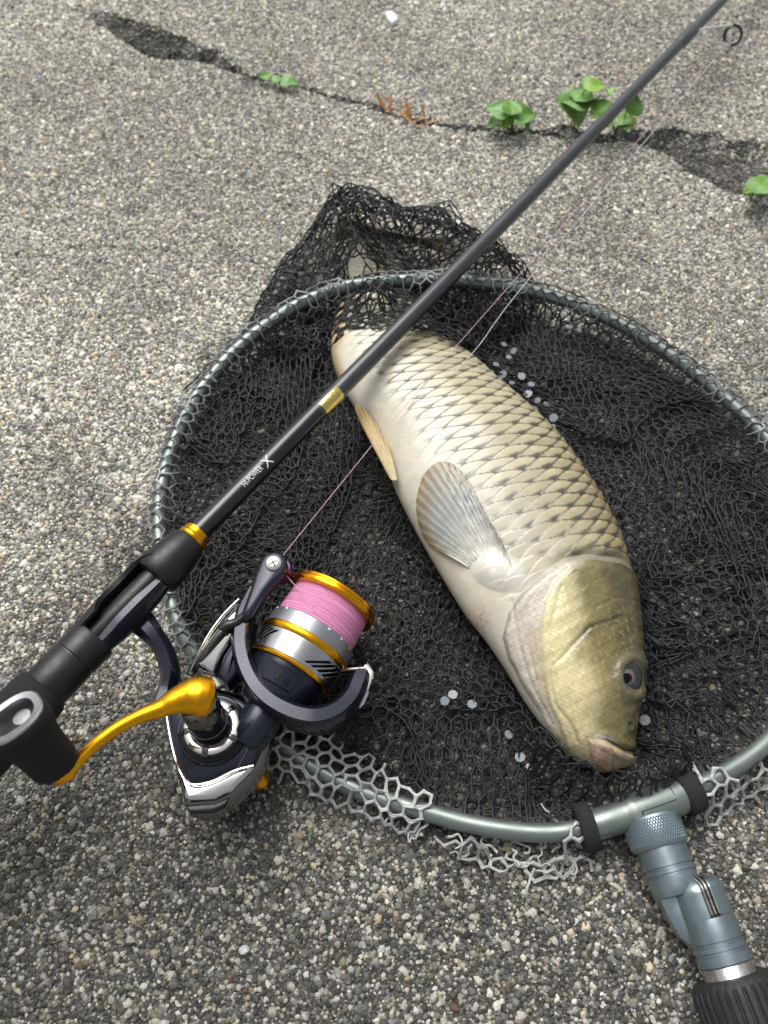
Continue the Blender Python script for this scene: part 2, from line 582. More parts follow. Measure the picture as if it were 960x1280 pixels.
ng = bpy.data.node_groups.new('scatter_stones', 'GeometryNodeTree')
ng.interface.new_socket('Geometry', in_out='INPUT', socket_type='NodeSocketGeometry')
ng.interface.new_socket('Geometry', in_out='OUTPUT', socket_type='NodeSocketGeometry')
gi, go = ng.nodes.new('NodeGroupInput'), ng.nodes.new('NodeGroupOutput')
join = ng.nodes.new('GeometryNodeGeometryToInstance')
for k in range(4):
    ico = ng.nodes.new('GeometryNodeMeshIcoSphere')
    ico.inputs['Subdivisions'].default_value = 2
    ico.inputs['Radius'].default_value = 1
    nz = ng.nodes.new('ShaderNodeTexNoise')
    nz.noise_dimensions = '4D'
    nz.inputs['W'].default_value = k * 3.7
    nz.inputs['Scale'].default_value = 1.1
    off = ng.nodes.new('ShaderNodeVectorMath')
    off.operation = 'SUBTRACT'
    off.inputs[1].default_value = (.5, .5, .5)
    ng.links.new(nz.outputs['Color'], off.inputs[0])
    sc_ = ng.nodes.new('ShaderNodeVectorMath')
    sc_.operation = 'SCALE'
    sc_.inputs['Scale'].default_value = 1.5
    ng.links.new(off.outputs[0], sc_.inputs[0])
    spn = ng.nodes.new('GeometryNodeSetPosition')
    ng.links.new(ico.outputs['Mesh'], spn.inputs['Geometry'])
    ng.links.new(sc_.outputs[0], spn.inputs['Offset'])
    sm = ng.nodes.new('GeometryNodeSetMaterial')
    sm.inputs['Material'].default_value = M['stone']
    ng.links.new(spn.outputs[0], sm.inputs['Geometry'])
    ng.links.new(sm.outputs[0], join.inputs[0])
iop = ng.nodes.new('GeometryNodeInstanceOnPoints')
iop.inputs['Pick Instance'].default_value = True
def named(name, typ):
    a = ng.nodes.new('GeometryNodeInputNamedAttribute')
    a.data_type = typ
    a.inputs['Name'].default_value = name
    return a.outputs['Attribute']
ng.links.new(gi.outputs[0], iop.inputs['Points'])
ng.links.new(join.outputs[0], iop.inputs['Instance'])
ng.links.new(named('idx', 'INT'), iop.inputs['Instance Index'])
e2r = ng.nodes.new('FunctionNodeEulerToRotation')
ng.links.new(named('rot', 'FLOAT_VECTOR'), e2r.inputs[0])
ng.links.new(e2r.outputs[0], iop.inputs['Rotation'])
ng.links.new(named('scl', 'FLOAT_VECTOR'), iop.inputs['Scale'])
ng.links.new(iop.outputs[0], go.inputs[0])
gravel.modifiers.new('scatter', 'NODES').node_group = ng

# ------------------------------------------------------------------ the carp, lying on its side in the net
st = [  # belly edge, back edge (traced), half thickness in m
    ((446, 292), (496, 300), .0085), ((432, 345), (512, 345), .0120), ((418, 395), (532, 392), .0160), ((414, 440), (556, 428), .0195),
    ((425, 478), (592, 452), .0225), ((452, 522), (630, 486), .0250), ((478, 566), (668, 520), .0270), ((494, 612), (700, 552), .0285),
    ((518, 660), (728, 590), .0292), ((548, 713), (752, 627), .0292), ((580, 765), (775, 674), .0286), ((608, 801), (786, 714), .0278),
    ((633, 838), (792, 765), .0265), ((656, 876), (796, 812), .0245), ((682, 912), (796, 852), .0225), ((703, 936), (793, 893), .0195),
    ((728, 953), (789, 925), .0155), ((750, 962), (787, 943), .0100), ((766, 963), (784, 957), .0035)]
hh = np.array([s[2] for s in st])
Bw = np.array([P(*s[0], s[2] * .93) for s in st])
Tw = np.array([P(*s[1], s[2] * .93) for s in st])
NS, NT, NBt = 900, 260, 36
fb, ft = crom(Bw, NS), crom(Tw, NS)
fh = crom(hh[:, None], NS)[:, 0]
fC, fW = (fb + ft) / 2, (ft - fb) / 2
fC[:, 2] = fh * .93 + .001
fW[:, 2] = 0
fw = np.linalg.norm(fW, axis=1)
ph = np.concatenate([np.linspace(math.pi, 0, NT), np.linspace(0, -math.pi, NBt + 2)[1:-1]])    # belly -> back over the top, then under
def sgnpow(v, e):
    return np.sign(v) * np.abs(v) ** e
cx, sx2 = sgnpow(np.cos(ph), .95), sgnpow(np.sin(ph), .92)
sx2 = np.where(ph < 0, sx2 * .93, sx2)
base = fC[:, None, :] + fW[:, None, :] * cx[None, :, None] + np.array([0, 0, 1])[None, None, :] * (fh[:, None] * sx2[None, :])[..., None]
pix = proj(base)
PX, PY = pix[..., 0], pix[..., 1]
top = (ph >= 0)[None, :] & np.ones((NS, 1), bool)
# --- traced marks
gill = [(812, 722), (775, 702), (737, 697), (707, 701), (676, 721), (653, 744), (638, 767), (630, 798), (637, 822), (655, 858), (690, 915), (705, 945),
        (720, 985), (900, 985), (900, 722)]
oper = [(815, 728), (775, 712), (740, 704), (713, 709), (693, 727), (682, 747), (675, 775), (675, 809), (680, 843), (687, 879), (699, 908), (711, 940), (720, 985), (900, 985), (900, 728)]
preop = [(772, 772), (756, 778), (735, 786), (721, 800), (704, 820), (692, 832), (690, 856), (696, 882), (712, 902), (722, 925)]
d_g, d_o = sdf(PX, PY, gill), sdf(PX, PY, oper)
d_p = seg_dist(PX, PY, preop)
nf1, nf2, nf3 = Noise(26, 31), Noise(7, 32), Noise(70, 33)
# --- scales: rows along the body, each scale laps over the one towards the tail
dc = np.concatenate([[0], np.cumsum(np.linalg.norm(np.diff(fC, axis=0), axis=1))])
per = .0098 * np.clip(fw / fw.max(), .30, 1) ** .75
xi = np.concatenate([[0], np.cumsum(np.diff(dc) / (.5 * (per[1:] + per[:-1])))])
rows = 12.5
eta = (1 - np.where(ph >= 0, ph / math.pi, -ph / math.pi)) * rows
XI = xi[:, None] + .28 * (eta[None, :] - 6) * .5 + .05 * nf3(PX, PY)
ETA = np.broadcast_to(eta[None, :], XI.shape) + .05 * nf1(PX, PY)
own = np.full(XI.shape, -1e9)
U = np.zeros(XI.shape); Wd = np.zeros(XI.shape); R_ = np.ones(XI.shape); IDX = np.zeros(XI.shape)
j0 = np.floor(ETA)
for dj in (-1, 0, 1, 2):
    j = j0 + dj
    offs = .5 * (j % 2)
    i0 = np.floor(XI - offs)
    for di in (-1, 0, 1, 2):
        c0 = i0 + di + offs
        u, w = XI - c0, ETA - j
        r = (np.abs(u) / .52) ** 1.45 + (np.abs(w) / 1.04) ** 1.45
        ok = (r < 1) & (c0 > own)
        own = np.where(ok, c0, own)
        U = np.where(ok, u, U); Wd = np.where(ok, w, Wd); R_ = np.where(ok, r, R_)
        IDX = np.where(ok, np.sin(c0 * 12.9 + j * 78.2) * 43758.5 % 1, IDX)
V01 = (cx[None, :] + 1) / 2 * np.ones((NS, 1))          # 0 belly .. 1 back
V01 = np.where(top, V01, 0.0)
S01 = np.linspace(0, 1, NS)[:, None] * np.ones((1, len(ph)))
body_m = smooth(2, 9, d_g + 2 * nf1(PX, PY))             # 1 on the scaled body, 0 on the head
lim = np.interp(S01, [0, .25, .4, .55, .7], [.05, .12, .18, .22, .30])
scaly = smooth(lim - .02, lim + .22, V01 + .05 * nf1(PX, PY)) * body_m
shoulder = smooth(46, 12, d_g + 4 * nf1(PX, PY)) * body_m
relief = body_m * smooth(.03, .3, V01) * top * (1 - .35 * shoulder)
D = relief * (.00080 * smooth(.5, -.5, U) * (1 - .85 * smooth(.78, 1.0, R_)) - .0003 + .0001 * (IDX - .5))
# --- head relief
head = 1 - smooth(0, 3, d_g)
D += .0016 * smooth(2.5, -7, d_g) * top * smooth(0, 40, 860 - PY + 40)
D += .0013 * smooth(2, -6, d_o) * top
D -= .0007 * np.exp(-(d_p / 2.6) ** 2) * top
for k, (ln, a) in enumerate((([(640, 752), (648, 800), (664, 850), (690, 905)], .0005), ([(658, 760), (660, 805), (672, 850)], .0004),
                             ([(742, 760), (770, 748), (790, 752)], .0003), ([(700, 735), (690, 775), (690, 810)], .0003))):
    D -= a * np.exp(-(seg_dist(PX, PY, ln) / 2.5) ** 2) * top
d_eye = np.hypot((PX - 787) / 15, (PY - 846) / 21)
D += top * (.0016 * np.exp(-((d_eye - 1.15) / .35) ** 2) - .0012 * smooth(1.0, .6, d_eye))
lipline = [(733, 921), (745, 921), (758, 924), (770, 931), (781, 937), (793, 938)]
lipbase = [(733, 921), (736, 936), (740, 949)]
d_l, d_lb = seg_dist(PX, PY, lipline), seg_dist(PX, PY, lipbase)
D -= .0013 * np.exp(-(d_l / 2.0) ** 2) * top * smooth(748, 766, PX) + .0004 * np.exp(-(d_lb / 2.2) ** 2) * top
D += .0009 * np.exp(-((d_l - 7) / 4) ** 2) * top * smooth(895, 915, PY) * smooth(742, 758, PX)
lobe = np.hypot(((PX - 622) * .93 + (PY - 713) * .36) / 36, (-(PX - 622) * .36 + (PY - 713) * .93) / 22)
D += .0034 * smooth(1.2, .2, lobe) * top
nf4 = Noise(3.2, 34)
D += .00016 * nf1(PX, PY) * head * top + (.00007 * nf2(PX, PY) + .00001 * nf4(PX, PY)) * head * top
nost = np.hypot(PX - 786, PY - 905)
D -= .0009 * np.exp(-(nost / 2.8) ** 2) * top
# --- skin colour
c_belly, c_flank, c_back = lin(205, 200, 182), lin(182, 174, 144), lin(140, 122, 80)
c_dark, c_line = lin(34, 33, 30), lin(58, 57, 50)
c_olive, c_cheek, c_gill, c_brown = lin(120, 110, 70), lin(210, 200, 152), lin(196, 188, 172), lin(68, 64, 46)
def mix(a, b, t):
    return a + (np.asarray(b) - a) * np.asarray(t)[..., None]
C = np.zeros((*XI.shape, 3)) + c_belly
C = mix(C, c_flank, smooth(.15, .65, V01 + .06 * nf3(PX, PY)))
C = mix(C, c_back, .85 * smooth(.62, .98, V01 + .03 * nf1(PX, PY)) * smooth(.25, .55, S01))
C *= (1 + .22 * (IDX - .5) * relief)[..., None]
C = mix(C, lin(214, 200, 150), .5 * relief * smooth(.35, .1, np.abs(Wd)) * smooth(-.1, -.4, U) * smooth(.4, .8, V01))
edge = smooth(.66, .90, R_ + .05 * nf2(PX, PY)) * smooth(.34, .04, U)
C = mix(C, c_line, .85 * edge * scaly * (1 - .5 * shoulder))
spot = smooth(.04, .30, U + .16 * (IDX - .5)) * smooth(.50, .14, np.abs(Wd) + .05 * nf2(PX, PY))
C = mix(C, c_dark, .88 * spot * scaly * (1 - .55 * shoulder * smooth(.85, .6, V01)) * smooth(.1, .35, S01 + .12))
C = mix(C, c_dark, .86 * smooth(.54, .84, R_ + .06 * nf2(PX, PY)) * scaly * smooth(.52, .84, V01))
bandm = smooth(20, 7, d_g) * smooth(1, 6, d_g) * smooth(.40, .62, V01) * smooth(1.0, .9, V01)
C = mix(C, lin(78, 73, 56), .9 * bandm * (1 + .3 * nf1(PX, PY)).clip(0, 1.2))
# head
hv = PX - np.interp(PY, [700, 760, 820, 880, 940], [714, 729, 741, 748, 764]) + 7 * nf1(PX, PY)
Hc = np.zeros_like(C) + c_cheek
Hc = mix(Hc, c_olive, smooth(-34, 10, hv + 4 * nf3(PX, PY)))
Hc = mix(Hc, c_brown, smooth(8, 62, hv + 9 * nf1(PX, PY)) * .85)
Hc = mix(Hc, c_brown, .55 * smooth(8, 3, d_p) * smooth(700, 735, PX))
Hc = mix(Hc, lin(196, 178, 96), .22 * smooth(.3, 1.5, nf2(PX, PY) + .4 * nf1(PX, PY)) * smooth(-20, 15, hv) * smooth(905, 860, PY) * smooth(740, 775, PY))
rays = .7 * np.sin(np.arctan2(PY - 735, PX - 700) * 46) * smooth(35, 45, np.hypot(PX - 700, PY - 735)) * smooth(85, 72, np.hypot(PX - 700, PY - 735))
Hc *= (1 - .10 * rays * smooth(730, 745, PX) * smooth(770, 755, PY) * smooth(705, 715, PY))[..., None]
Hc = mix(Hc, c_gill, smooth(-9, 5, d_o + 2.5 * nf1(PX, PY)) * smooth(742, 700, PX))
Hc = mix(Hc, lin(158, 150, 140), .6 * smooth(4, 1, np.abs(d_g)))
Hc = mix(Hc, lin(176, 152, 104), .5 * np.exp(-(seg_dist(PX, PY, [(668, 790), (672, 830), (684, 868)]) / 6) ** 2))
Hc = mix(Hc, lin(222, 206, 160), .6 * np.exp(-(np.hypot((PX - 725) / 24, (PY - 868) / 34)) ** 2))
Hc = mix(Hc, lin(96, 94, 76), .6 * smooth(1.9, 1.2, d_eye))
Hc = mix(Hc, lin(206, 190, 150), .6 * smooth(900, 925, PY) * smooth(765, 735, PX))
Hc = mix(Hc, lin(222, 214, 205), .8 * np.exp(-((d_l - 3) / 2.5) ** 2) * smooth(PY * 0 + 930, PY * 0 + 922, PY) * smooth(740, 748, PX))
mouth = [(735, 922), (757, 925), (772, 932), (790, 940), (791, 950), (781, 958), (758, 962), (739, 951)]
d_m = sdf(PX, PY, mouth)
D += .0012 * smooth(1, -5, d_m) * top - .0008 * np.exp(-(seg_dist(PX, PY, [(762, 934), (766, 946), (764, 957)]) / 2.0) ** 2) * top
Hc = mix(Hc, lin(186, 172, 138), smooth(1, -3, d_m))
pink = np.hypot((PX - 750) / 16, (PY - 938) / 16)
Hc = mix(Hc, lin(198, 150, 140), .7 * smooth(1.2, .2, pink + .1 * nf2(PX, PY)))
Hc = mix(Hc, lin(214, 176, 170), .6 * smooth(.7, .2, np.hypot((PX - 746) / 9, (PY - 937) / 10)))
Hc = mix(Hc, lin(200, 156, 130), .6 * smooth(948, 958, PY) * smooth(1, -2, d_m))
Hc = mix(Hc, lin(80, 72, 56), .7 * np.exp(-(d_l / 1.5) ** 2) * smooth(748, 760, PX))
Hc = mix(Hc, lin(40, 36, 28), .8 * np.exp(-(nost / 2) ** 2))
Hc = Hc * (1 + .07 * nf2(PX, PY) + .025 * nf4(PX, PY) * smooth(-20, 20, hv) + .05 * nf1(PX, PY))[..., None]
flk = smooth(1.5, 2.2, nf4(PX + 40, PY))
Hc = mix(Hc, lin(206, 198, 150), .45 * flk * smooth(-30, 20, hv))
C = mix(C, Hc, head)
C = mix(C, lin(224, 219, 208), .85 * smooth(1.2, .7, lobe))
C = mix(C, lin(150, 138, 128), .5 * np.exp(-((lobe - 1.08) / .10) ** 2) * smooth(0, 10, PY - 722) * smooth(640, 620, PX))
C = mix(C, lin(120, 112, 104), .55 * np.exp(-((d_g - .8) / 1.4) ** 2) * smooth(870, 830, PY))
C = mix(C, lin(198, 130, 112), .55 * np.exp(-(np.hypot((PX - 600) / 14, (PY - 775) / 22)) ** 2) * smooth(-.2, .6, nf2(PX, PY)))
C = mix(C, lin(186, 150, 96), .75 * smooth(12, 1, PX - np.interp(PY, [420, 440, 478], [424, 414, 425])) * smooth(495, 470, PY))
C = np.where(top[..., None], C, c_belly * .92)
# push along the surface normal
du = np.gradient(base, axis=0)
dv = (np.roll(base, -1, 1) - np.roll(base, 1, 1))
nrm = np.cross(du, dv)
nrm /= np.linalg.norm(nrm, axis=-1, keepdims=True) + 1e-12
if nrm[NS // 2, NT // 2, 2] < 0:
    nrm = -nrm
tip = smooth(1, .975, S01) * smooth(0, .01, S01)
fish = base + nrm * (D * tip)[..., None]
carp_org = np.array([*fC[NS // 2, :2], 0])
carp = empty('carp', carp_org, 'pale golden carp with dark edged scales lying on its side in the black net', 'fish')
mb = MB()
mb.grid(fish, True, True, True, col=C)
mb.build('body', M['fish'], carp, sharp=80)
fpix = proj(fish[:, :NT])
flat_pix, flat_pos, flat_n = fpix.reshape(-1, 2), fish[:, :NT].reshape(-1, 3), nrm[:, :NT].reshape(-1, 3)
def on_fish(x, y):
    k = np.argmin((flat_pix[:, 0] - x) ** 2 + (flat_pix[:, 1] - y) ** 2)
    return flat_pos[k], flat_n[k]

# eye
ep, en = on_fish(788, 846)
view = unit(np.array([0, 0, CAM_H]) - ep)
en = unit(en * .9 + view * .25)
mb = MB(); mb.lathe(ep - en * .0052, en, [(0, .0090), (.003, .0094), (.0046, .0084), (.0058, .0058)], 36, up=(0, 1, 0))
eye = mb.build('eye', M['eyering'], carp)
ep = ep + unit(P(770, 852, .03) - P(788, 846, .03)) * .0016
mb = MB(); mb.lathe(ep - en * .0052, en, [(.0046, .0052), (.0060, .0048), (.0070, .0034), (.0073, .002)], 36, up=(0, 1, 0))
mb.build('iris', M['iris'], eye)
ep = ep + unit(P(770, 850, .03) - P(788, 846, .03)) * .0011
mb = MB(); mb.lathe(ep - en * .0052, en, [(.0062, .0036), (.0072, .0032), (.0078, .0018), (.0079, .0002)], 28, up=(0, 1, 0))
mb.build('pupil', M['pupil'], eye)

# fins: fans of rays
def fin(name, root_px, tips_px, lift, colf, nr=90, nl=36, ray=26, thick=.0004, amp=.00035, root_lift=.001, on=True, zz=None):
    rp = crom([(x, y) for x, y in root_px], nr)
    tp = crom([(x, y) for x, y in tips_px], nr)
    G, CC = np.zeros((nl, nr, 3)), np.zeros((nl, nr, 3))
    for a in range(nr):
        for b in range(nl):
            t = b / (nl - 1)
            q = rp[a] * (1 - t) + tp[a] * t
            rr = math.sin((a / (nr - 1)) * ray * 2 * math.pi)
            l = root_lift + lift * math.sin(t * 1.9) + amp * rr * (.3 + .7 * t)
            if on:
                p, n = on_fish(q[0], q[1])
                G[b, a] = p + np.array([0, 0, 1]) * l
            else:
                z = zz(t, a / (nr - 1))
                G[b, a] = P(q[0], q[1], z) + np.array([0, 0, amp * rr])
            CC[b, a] = colf(t, a / (nr - 1), rr)
    for _ in range(3):                          # settle the sheet
        K = G.copy()
        K[1:-1, 1:-1, 2] = .5 * G[1:-1, 1:-1, 2] + .125 * (G[:-2, 1:-1, 2] + G[2:, 1:-1, 2] + G[1:-1, :-2, 2] + G[1:-1, 2:, 2])
        G = K
    lo = G - np.array([0, 0, thick])
    m = MB()
    m.grid(G, col=CC).grid(lo, col=CC, flip=True)
    rim = lambda A, B: m.grid(np.stack([A, B]), col=np.zeros((2, len(A), 3)) + CC[-1, nr // 2])
    rim(G[0], lo[0]); rim(G[-1], lo[-1]); rim(G[:, 0], lo[:, 0]); rim(G[:, -1], lo[:, -1])
    return m.build(name, M['fin'], carp, sharp=70)
def mixc(a, b, t):
    return a + (b - a) * min(max(t, 0), 1)
def c_pect(t, a, r):
    c = mixc(lin(212, 208, 196), lin(150, 154, 150), (t - .12) * 2.2)
    c = mixc(c, lin(142, 120, 76), (t - .62) * 2.2)
    c = mixc(c, lin(168, 136, 80), (.22 - a) * 4 * t)
    return mixc(c, lin(206, 208, 204), .32 * max(r, 0)) * (1 - .10 * max(-r, 0))
fin('pectoral_fin', [(588, 712), (594, 704), (604, 699), (616, 696), (630, 699), (640, 708)],
    [(557, 698), (533, 682), (521, 652), (521, 622), (530, 597), (546, 583), (564, 584), (583, 602), (603, 640), (622, 672)], .005, c_pect, nr=150, ray=19, amp=.00009, root_lift=-.0003)
def c_pelv(t, a, r):
    c = mixc(lin(206, 192, 150), lin(176, 144, 84), t * 1.1)
    return mixc(c, lin(216, 206, 172), .4 * max(r, 0)) * (1 - .12 * max(-r, 0))
fin('pelvic_fin', [(486, 596), (490, 600), (497, 600)], [(448, 524), (444, 512), (446, 506), (456, 511), (470, 530), (487, 556)], .0, c_pelv, nr=60, ray=9, amp=.0003,
    on=False, zz=lambda t, a: .041 + .002 * math.sin(t * 3) - .005 * t)
fin('tail_fin', [(446, 296), (470, 293), (494, 298)], [(412, 305), (430, 272), (470, 284), (520, 296), (570, 304), (600, 330)], .0,
    lambda t, a, r: mixc(lin(110, 102, 76), lin(76, 62, 44), t) * (1 + .2 * r), nr=60, ray=14, amp=.0004, on=False,
    zz=lambda t, a: .010 + .022 * math.sin(t * 1.7) * (1 - .5 * a))
fin('dorsal_fin', [(640, 512), (672, 545), (702, 590), (722, 632)], [(655, 503), (692, 540), (722, 588), (742, 640)], .0,
    lambda t, a, r: lin(92, 84, 62) * (1 + .2 * r), nr=70, nl=8, ray=18, amp=.0003, on=False, zz=lambda t, a: .012 - .004 * t)

# ------------------------------------------------------------------ landing net
net_org = np.array([*P(800, 1012, 0)[:2], 0])
net = empty('landing_net', net_org, 'round folding landing net with black hexagonal mesh and grey green metal hoop', 'landing net')
TUBE_R = .0050
ia = int(np.argmin(np.linalg.norm(hoop - P(735, 1033, .015), axis=1)))
m = MB(); m.tube(np.vstack([hoop, hoop[:2]]), TUBE_R, 14, caps=False); m.build('hoop', M['frame'], net)

T_ = np.roll(hoop, -1, 0) - np.roll(hoop, 1, 0)
T_ /= np.linalg.norm(T_, axis=1)[:, None]
out = np.stack([T_[:, 1], -T_[:, 0], np.zeros(len(T_))], 1)
if np.mean(np.einsum('ij,ij->i', out[:, :2], hoop[:, :2] - hc)) < 0:
    out = -out
out /= np.linalg.norm(out, axis=1)[:, None]
hoop_pix = proj(hoop)

def hexnet(x0, x1, y0, y1, a):
    A1, A2 = math.sqrt(3) * a, 1.5 * a
    nj, ni = int((y1 - y0) / A2) + 2, int((x1 - x0) / A1) + 2
    j, i = np.meshgrid(np.arange(nj), np.arange(ni), indexing='ij')
    x = x0 + (i + .5 * (j % 2)) * A1
    y = y0 + j * A2
    n0 = np.stack([x, y], -1).reshape(-1, 2)
    n1 = np.stack([x, y + a], -1).reshape(-1, 2)
    K = nj * ni
    id0 = (j * ni + i)
    E_ = [np.stack([id0.ravel(), id0.ravel() + K], 1)]
    jj, ii = j[:-1], i[:-1]
    r = ii + (jj % 2)                       # upper right neighbour
    ok = r < ni
    E_.append(np.stack([(jj * ni + ii)[ok] + K, ((jj + 1) * ni + r)[ok]], 1))
    l = r - 1
    ok = l >= 0
    E_.append(np.stack([(jj * ni + ii)[ok] + K, ((jj + 1) * ni + l)[ok]], 1))
    return np.vstack([n0, n1]), np.vstack(E_)

def cords(Pn, E_, rad, col, sides=5):
    """thread mesh: a little prism along every lattice edge"""
    p, q = Pn[E_[:, 0]], Pn[E_[:, 1]]
    d = q - p
    L = np.linalg.norm(d, axis=1)
    rad = np.broadcast_to(np.asarray(rad, float), (len(L),))
    good = (L > 1e-5)
    p, q, d, L, E_, rad = p[good], q[good], d[good], L[good], E_[good], rad[good]
    d = d / L[:, None]
    ref = np.where(np.abs(d[:, 2:3]) < .8, np.array([[0, 0, 1.]]), np.array([[1., 0, 0]]))
    e1 = np.cross(d, ref); e1 /= np.linalg.norm(e1, axis=1)[:, None]
    e2 = np.cross(d, e1)
    r0 = rad * (1 + .15 * np.sin(E_[:, 0] * 1.7)); r1 = rad * (1 + .15 * np.sin(E_[:, 1] * 1.7))
    p = p - d * (rad * .45)[:, None]; q = q + d * (rad * .45)[:, None]
    A = np.linspace(0, 2 * np.pi, sides, endpoint=False)
    ring = np.cos(A)[None, :, None] * e1[:, None] + np.sin(A)[None, :, None] * e2[:, None]
    V = np.stack([p[:, None] + ring * r0[:, None, None], .5 * (p + q)[:, None] + ring * (.82 * rad)[:, None, None], q[:, None] + ring * r1[:, None, None]], 1)
    n = len(p)
    b = (np.arange(n) * 3 * sides)[:, None, None]
    k = np.arange(sides); k2 = (k + 1) % sides
    lvl = np.array([0, sides])[:, None]
    F = np.stack([b + lvl[None] + k, b + lvl[None] + k2, b + lvl[None] + sides + k2, b + lvl[None] + sides + k], -1).reshape(-1, 4)
    cc = np.stack([col[E_[:, 0]], .5 * (col[E_[:, 0]] + col[E_[:, 1]]), col[E_[:, 1]]], 1)
    cc = np.repeat(cc[:, :, None, :], sides, 2).reshape(-1, 3)
    return V.reshape(-1, 3), F, cc

def net_part(name, pieces):
    vs, fs, cs, o = [], [], [], 0
    for V, F, c in pieces:
        vs.append(V); fs.append(F + o); cs.append(c); o += len(V)
    me = fast_mesh(name, np.vstack(vs) - net_org, np.vstack(fs))
    set_col(me, np.vstack(cs))
    ob = link_mesh(name, me, M['cord'], net)
    ob['kind'] = 'stuff'
    return ob

BLK, GRY, WHT = np.array([.0085, .0092, .0115]), np.array([.17, .18, .18]), np.array([.52, .53, .51])
HEX = .0052
fc_xy, fW_xy = fC[::4, :2], fW[::4, :2]
fwn = fw[::4]
def fish_under(x, y):
    """(distance outside the fish's plan outline, height of its underside)"""
    dd = (x[:, None] - fc_xy[None, :, 0]) ** 2 + (y[:, None] - fc_xy[None, :, 1]) ** 2
    # nearest station, measured along the body
    k = np.argmin(dd, 1)
    v = np.sqrt(dd[np.arange(len(x)), k]) / fwn[k]
    dist = (v - 1) * fwn[k]
    zb = fC[::4, 2][k] - fh[::4][k] * .93 * np.sqrt(np.clip(1 - v ** 2, 0, 1))
    return dist, zb
def fish_over(x, y):
    dd = (x[:, None] - fc_xy[None, :, 0]) ** 2 + (y[:, None] - fc_xy[None, :, 1]) ** 2
    k = np.argmin(dd, 1)
    v = np.sqrt(dd[np.arange(len(x)), k]) / fwn[k]
    return (v - 1) * fwn[k], fC[::4, 2][k] + fh[::4][k] * np.sqrt(np.clip(1 - v ** 2, 0, 1))
hoop_d = hoop[::5]
def hoop_near(x, y):
    d2 = (x[:, None] - hoop_d[None, :, 0]) ** 2 + (y[:, None] - hoop_d[None, :, 1]) ** 2
    k = np.argmin(d2, 1)
    return np.sqrt(d2[np.arange(len(x)), k]), hoop_d[k, 2]

wall_line = np.array([P(x, y, .01)[:2] for x, y in [(560, 800), (610, 860), (650, 915), (690, 955), (735, 978), (790, 976), (835, 955)]])
def fold_map(x, y, ang, lam, th_max, seed, zs):
    """fold a sheet along one direction without stretching it: returns new x, y and height"""
    e = np.array([math.cos(ang), math.sin(ang)]); f = np.array([-e[1], e[0]])
    s0, t0_ = np.arange(-.62, .62, .001), np.arange(-.5, .5, .006)
    S, T = np.meshgrid(s0, t0_, indexing='ij')
    na_, nb_ = Noise(.20, seed), Noise(.13, seed + 1)
    fr_ = (S / lam + .55 * na_(S * .5, T)) % 1                # flat runs with a narrow Z-fold between them
    th = th_max * smooth(-.7, .5, nb_(S, T)) * (smooth(.30, .42, fr_) - smooth(.58, .70, fr_)) + .25 * np.sin(40 * S + 3 * na_(T, S))
    X = np.cumsum(np.cos(th), 0) * .001
    Z = np.cumsum(np.sin(th), 0) * .001
    mid_ = len(s0) // 2
    X -= X[mid_] ; Z -= Z.min(0)[None] * 0 + Z[mid_]
    # take out slow drift of the height
    w_ = int(lam / .001)
    ker = np.ones(w_) / w_
    Z = Z - np.apply_along_axis(lambda c: np.convolve(c, ker, 'same'), 0, Z)
    s_, t_ = x * e[0] + y * e[1], x * f[0] + y * f[1]
    a_ = np.clip((s_ - s0[0]) / .001, 0, len(s0) - 2); b_ = np.clip((t_ - t0_[0]) / .006, 0, len(t0_) - 2)
    ai, bi = a_.astype(int), b_.astype(int); af, bf = a_ - ai, b_ - bi
    lk = lambda A: (A[ai, bi] * (1 - af) + A[ai + 1, bi] * af) * (1 - bf) + (A[ai, bi + 1] * (1 - af) + A[ai + 1, bi + 1] * af) * bf
    s2 = lk(X)
    return s2 * e[0] + t_ * f[0], s2 * e[1] + t_ * f[1], lk(Z) * zs

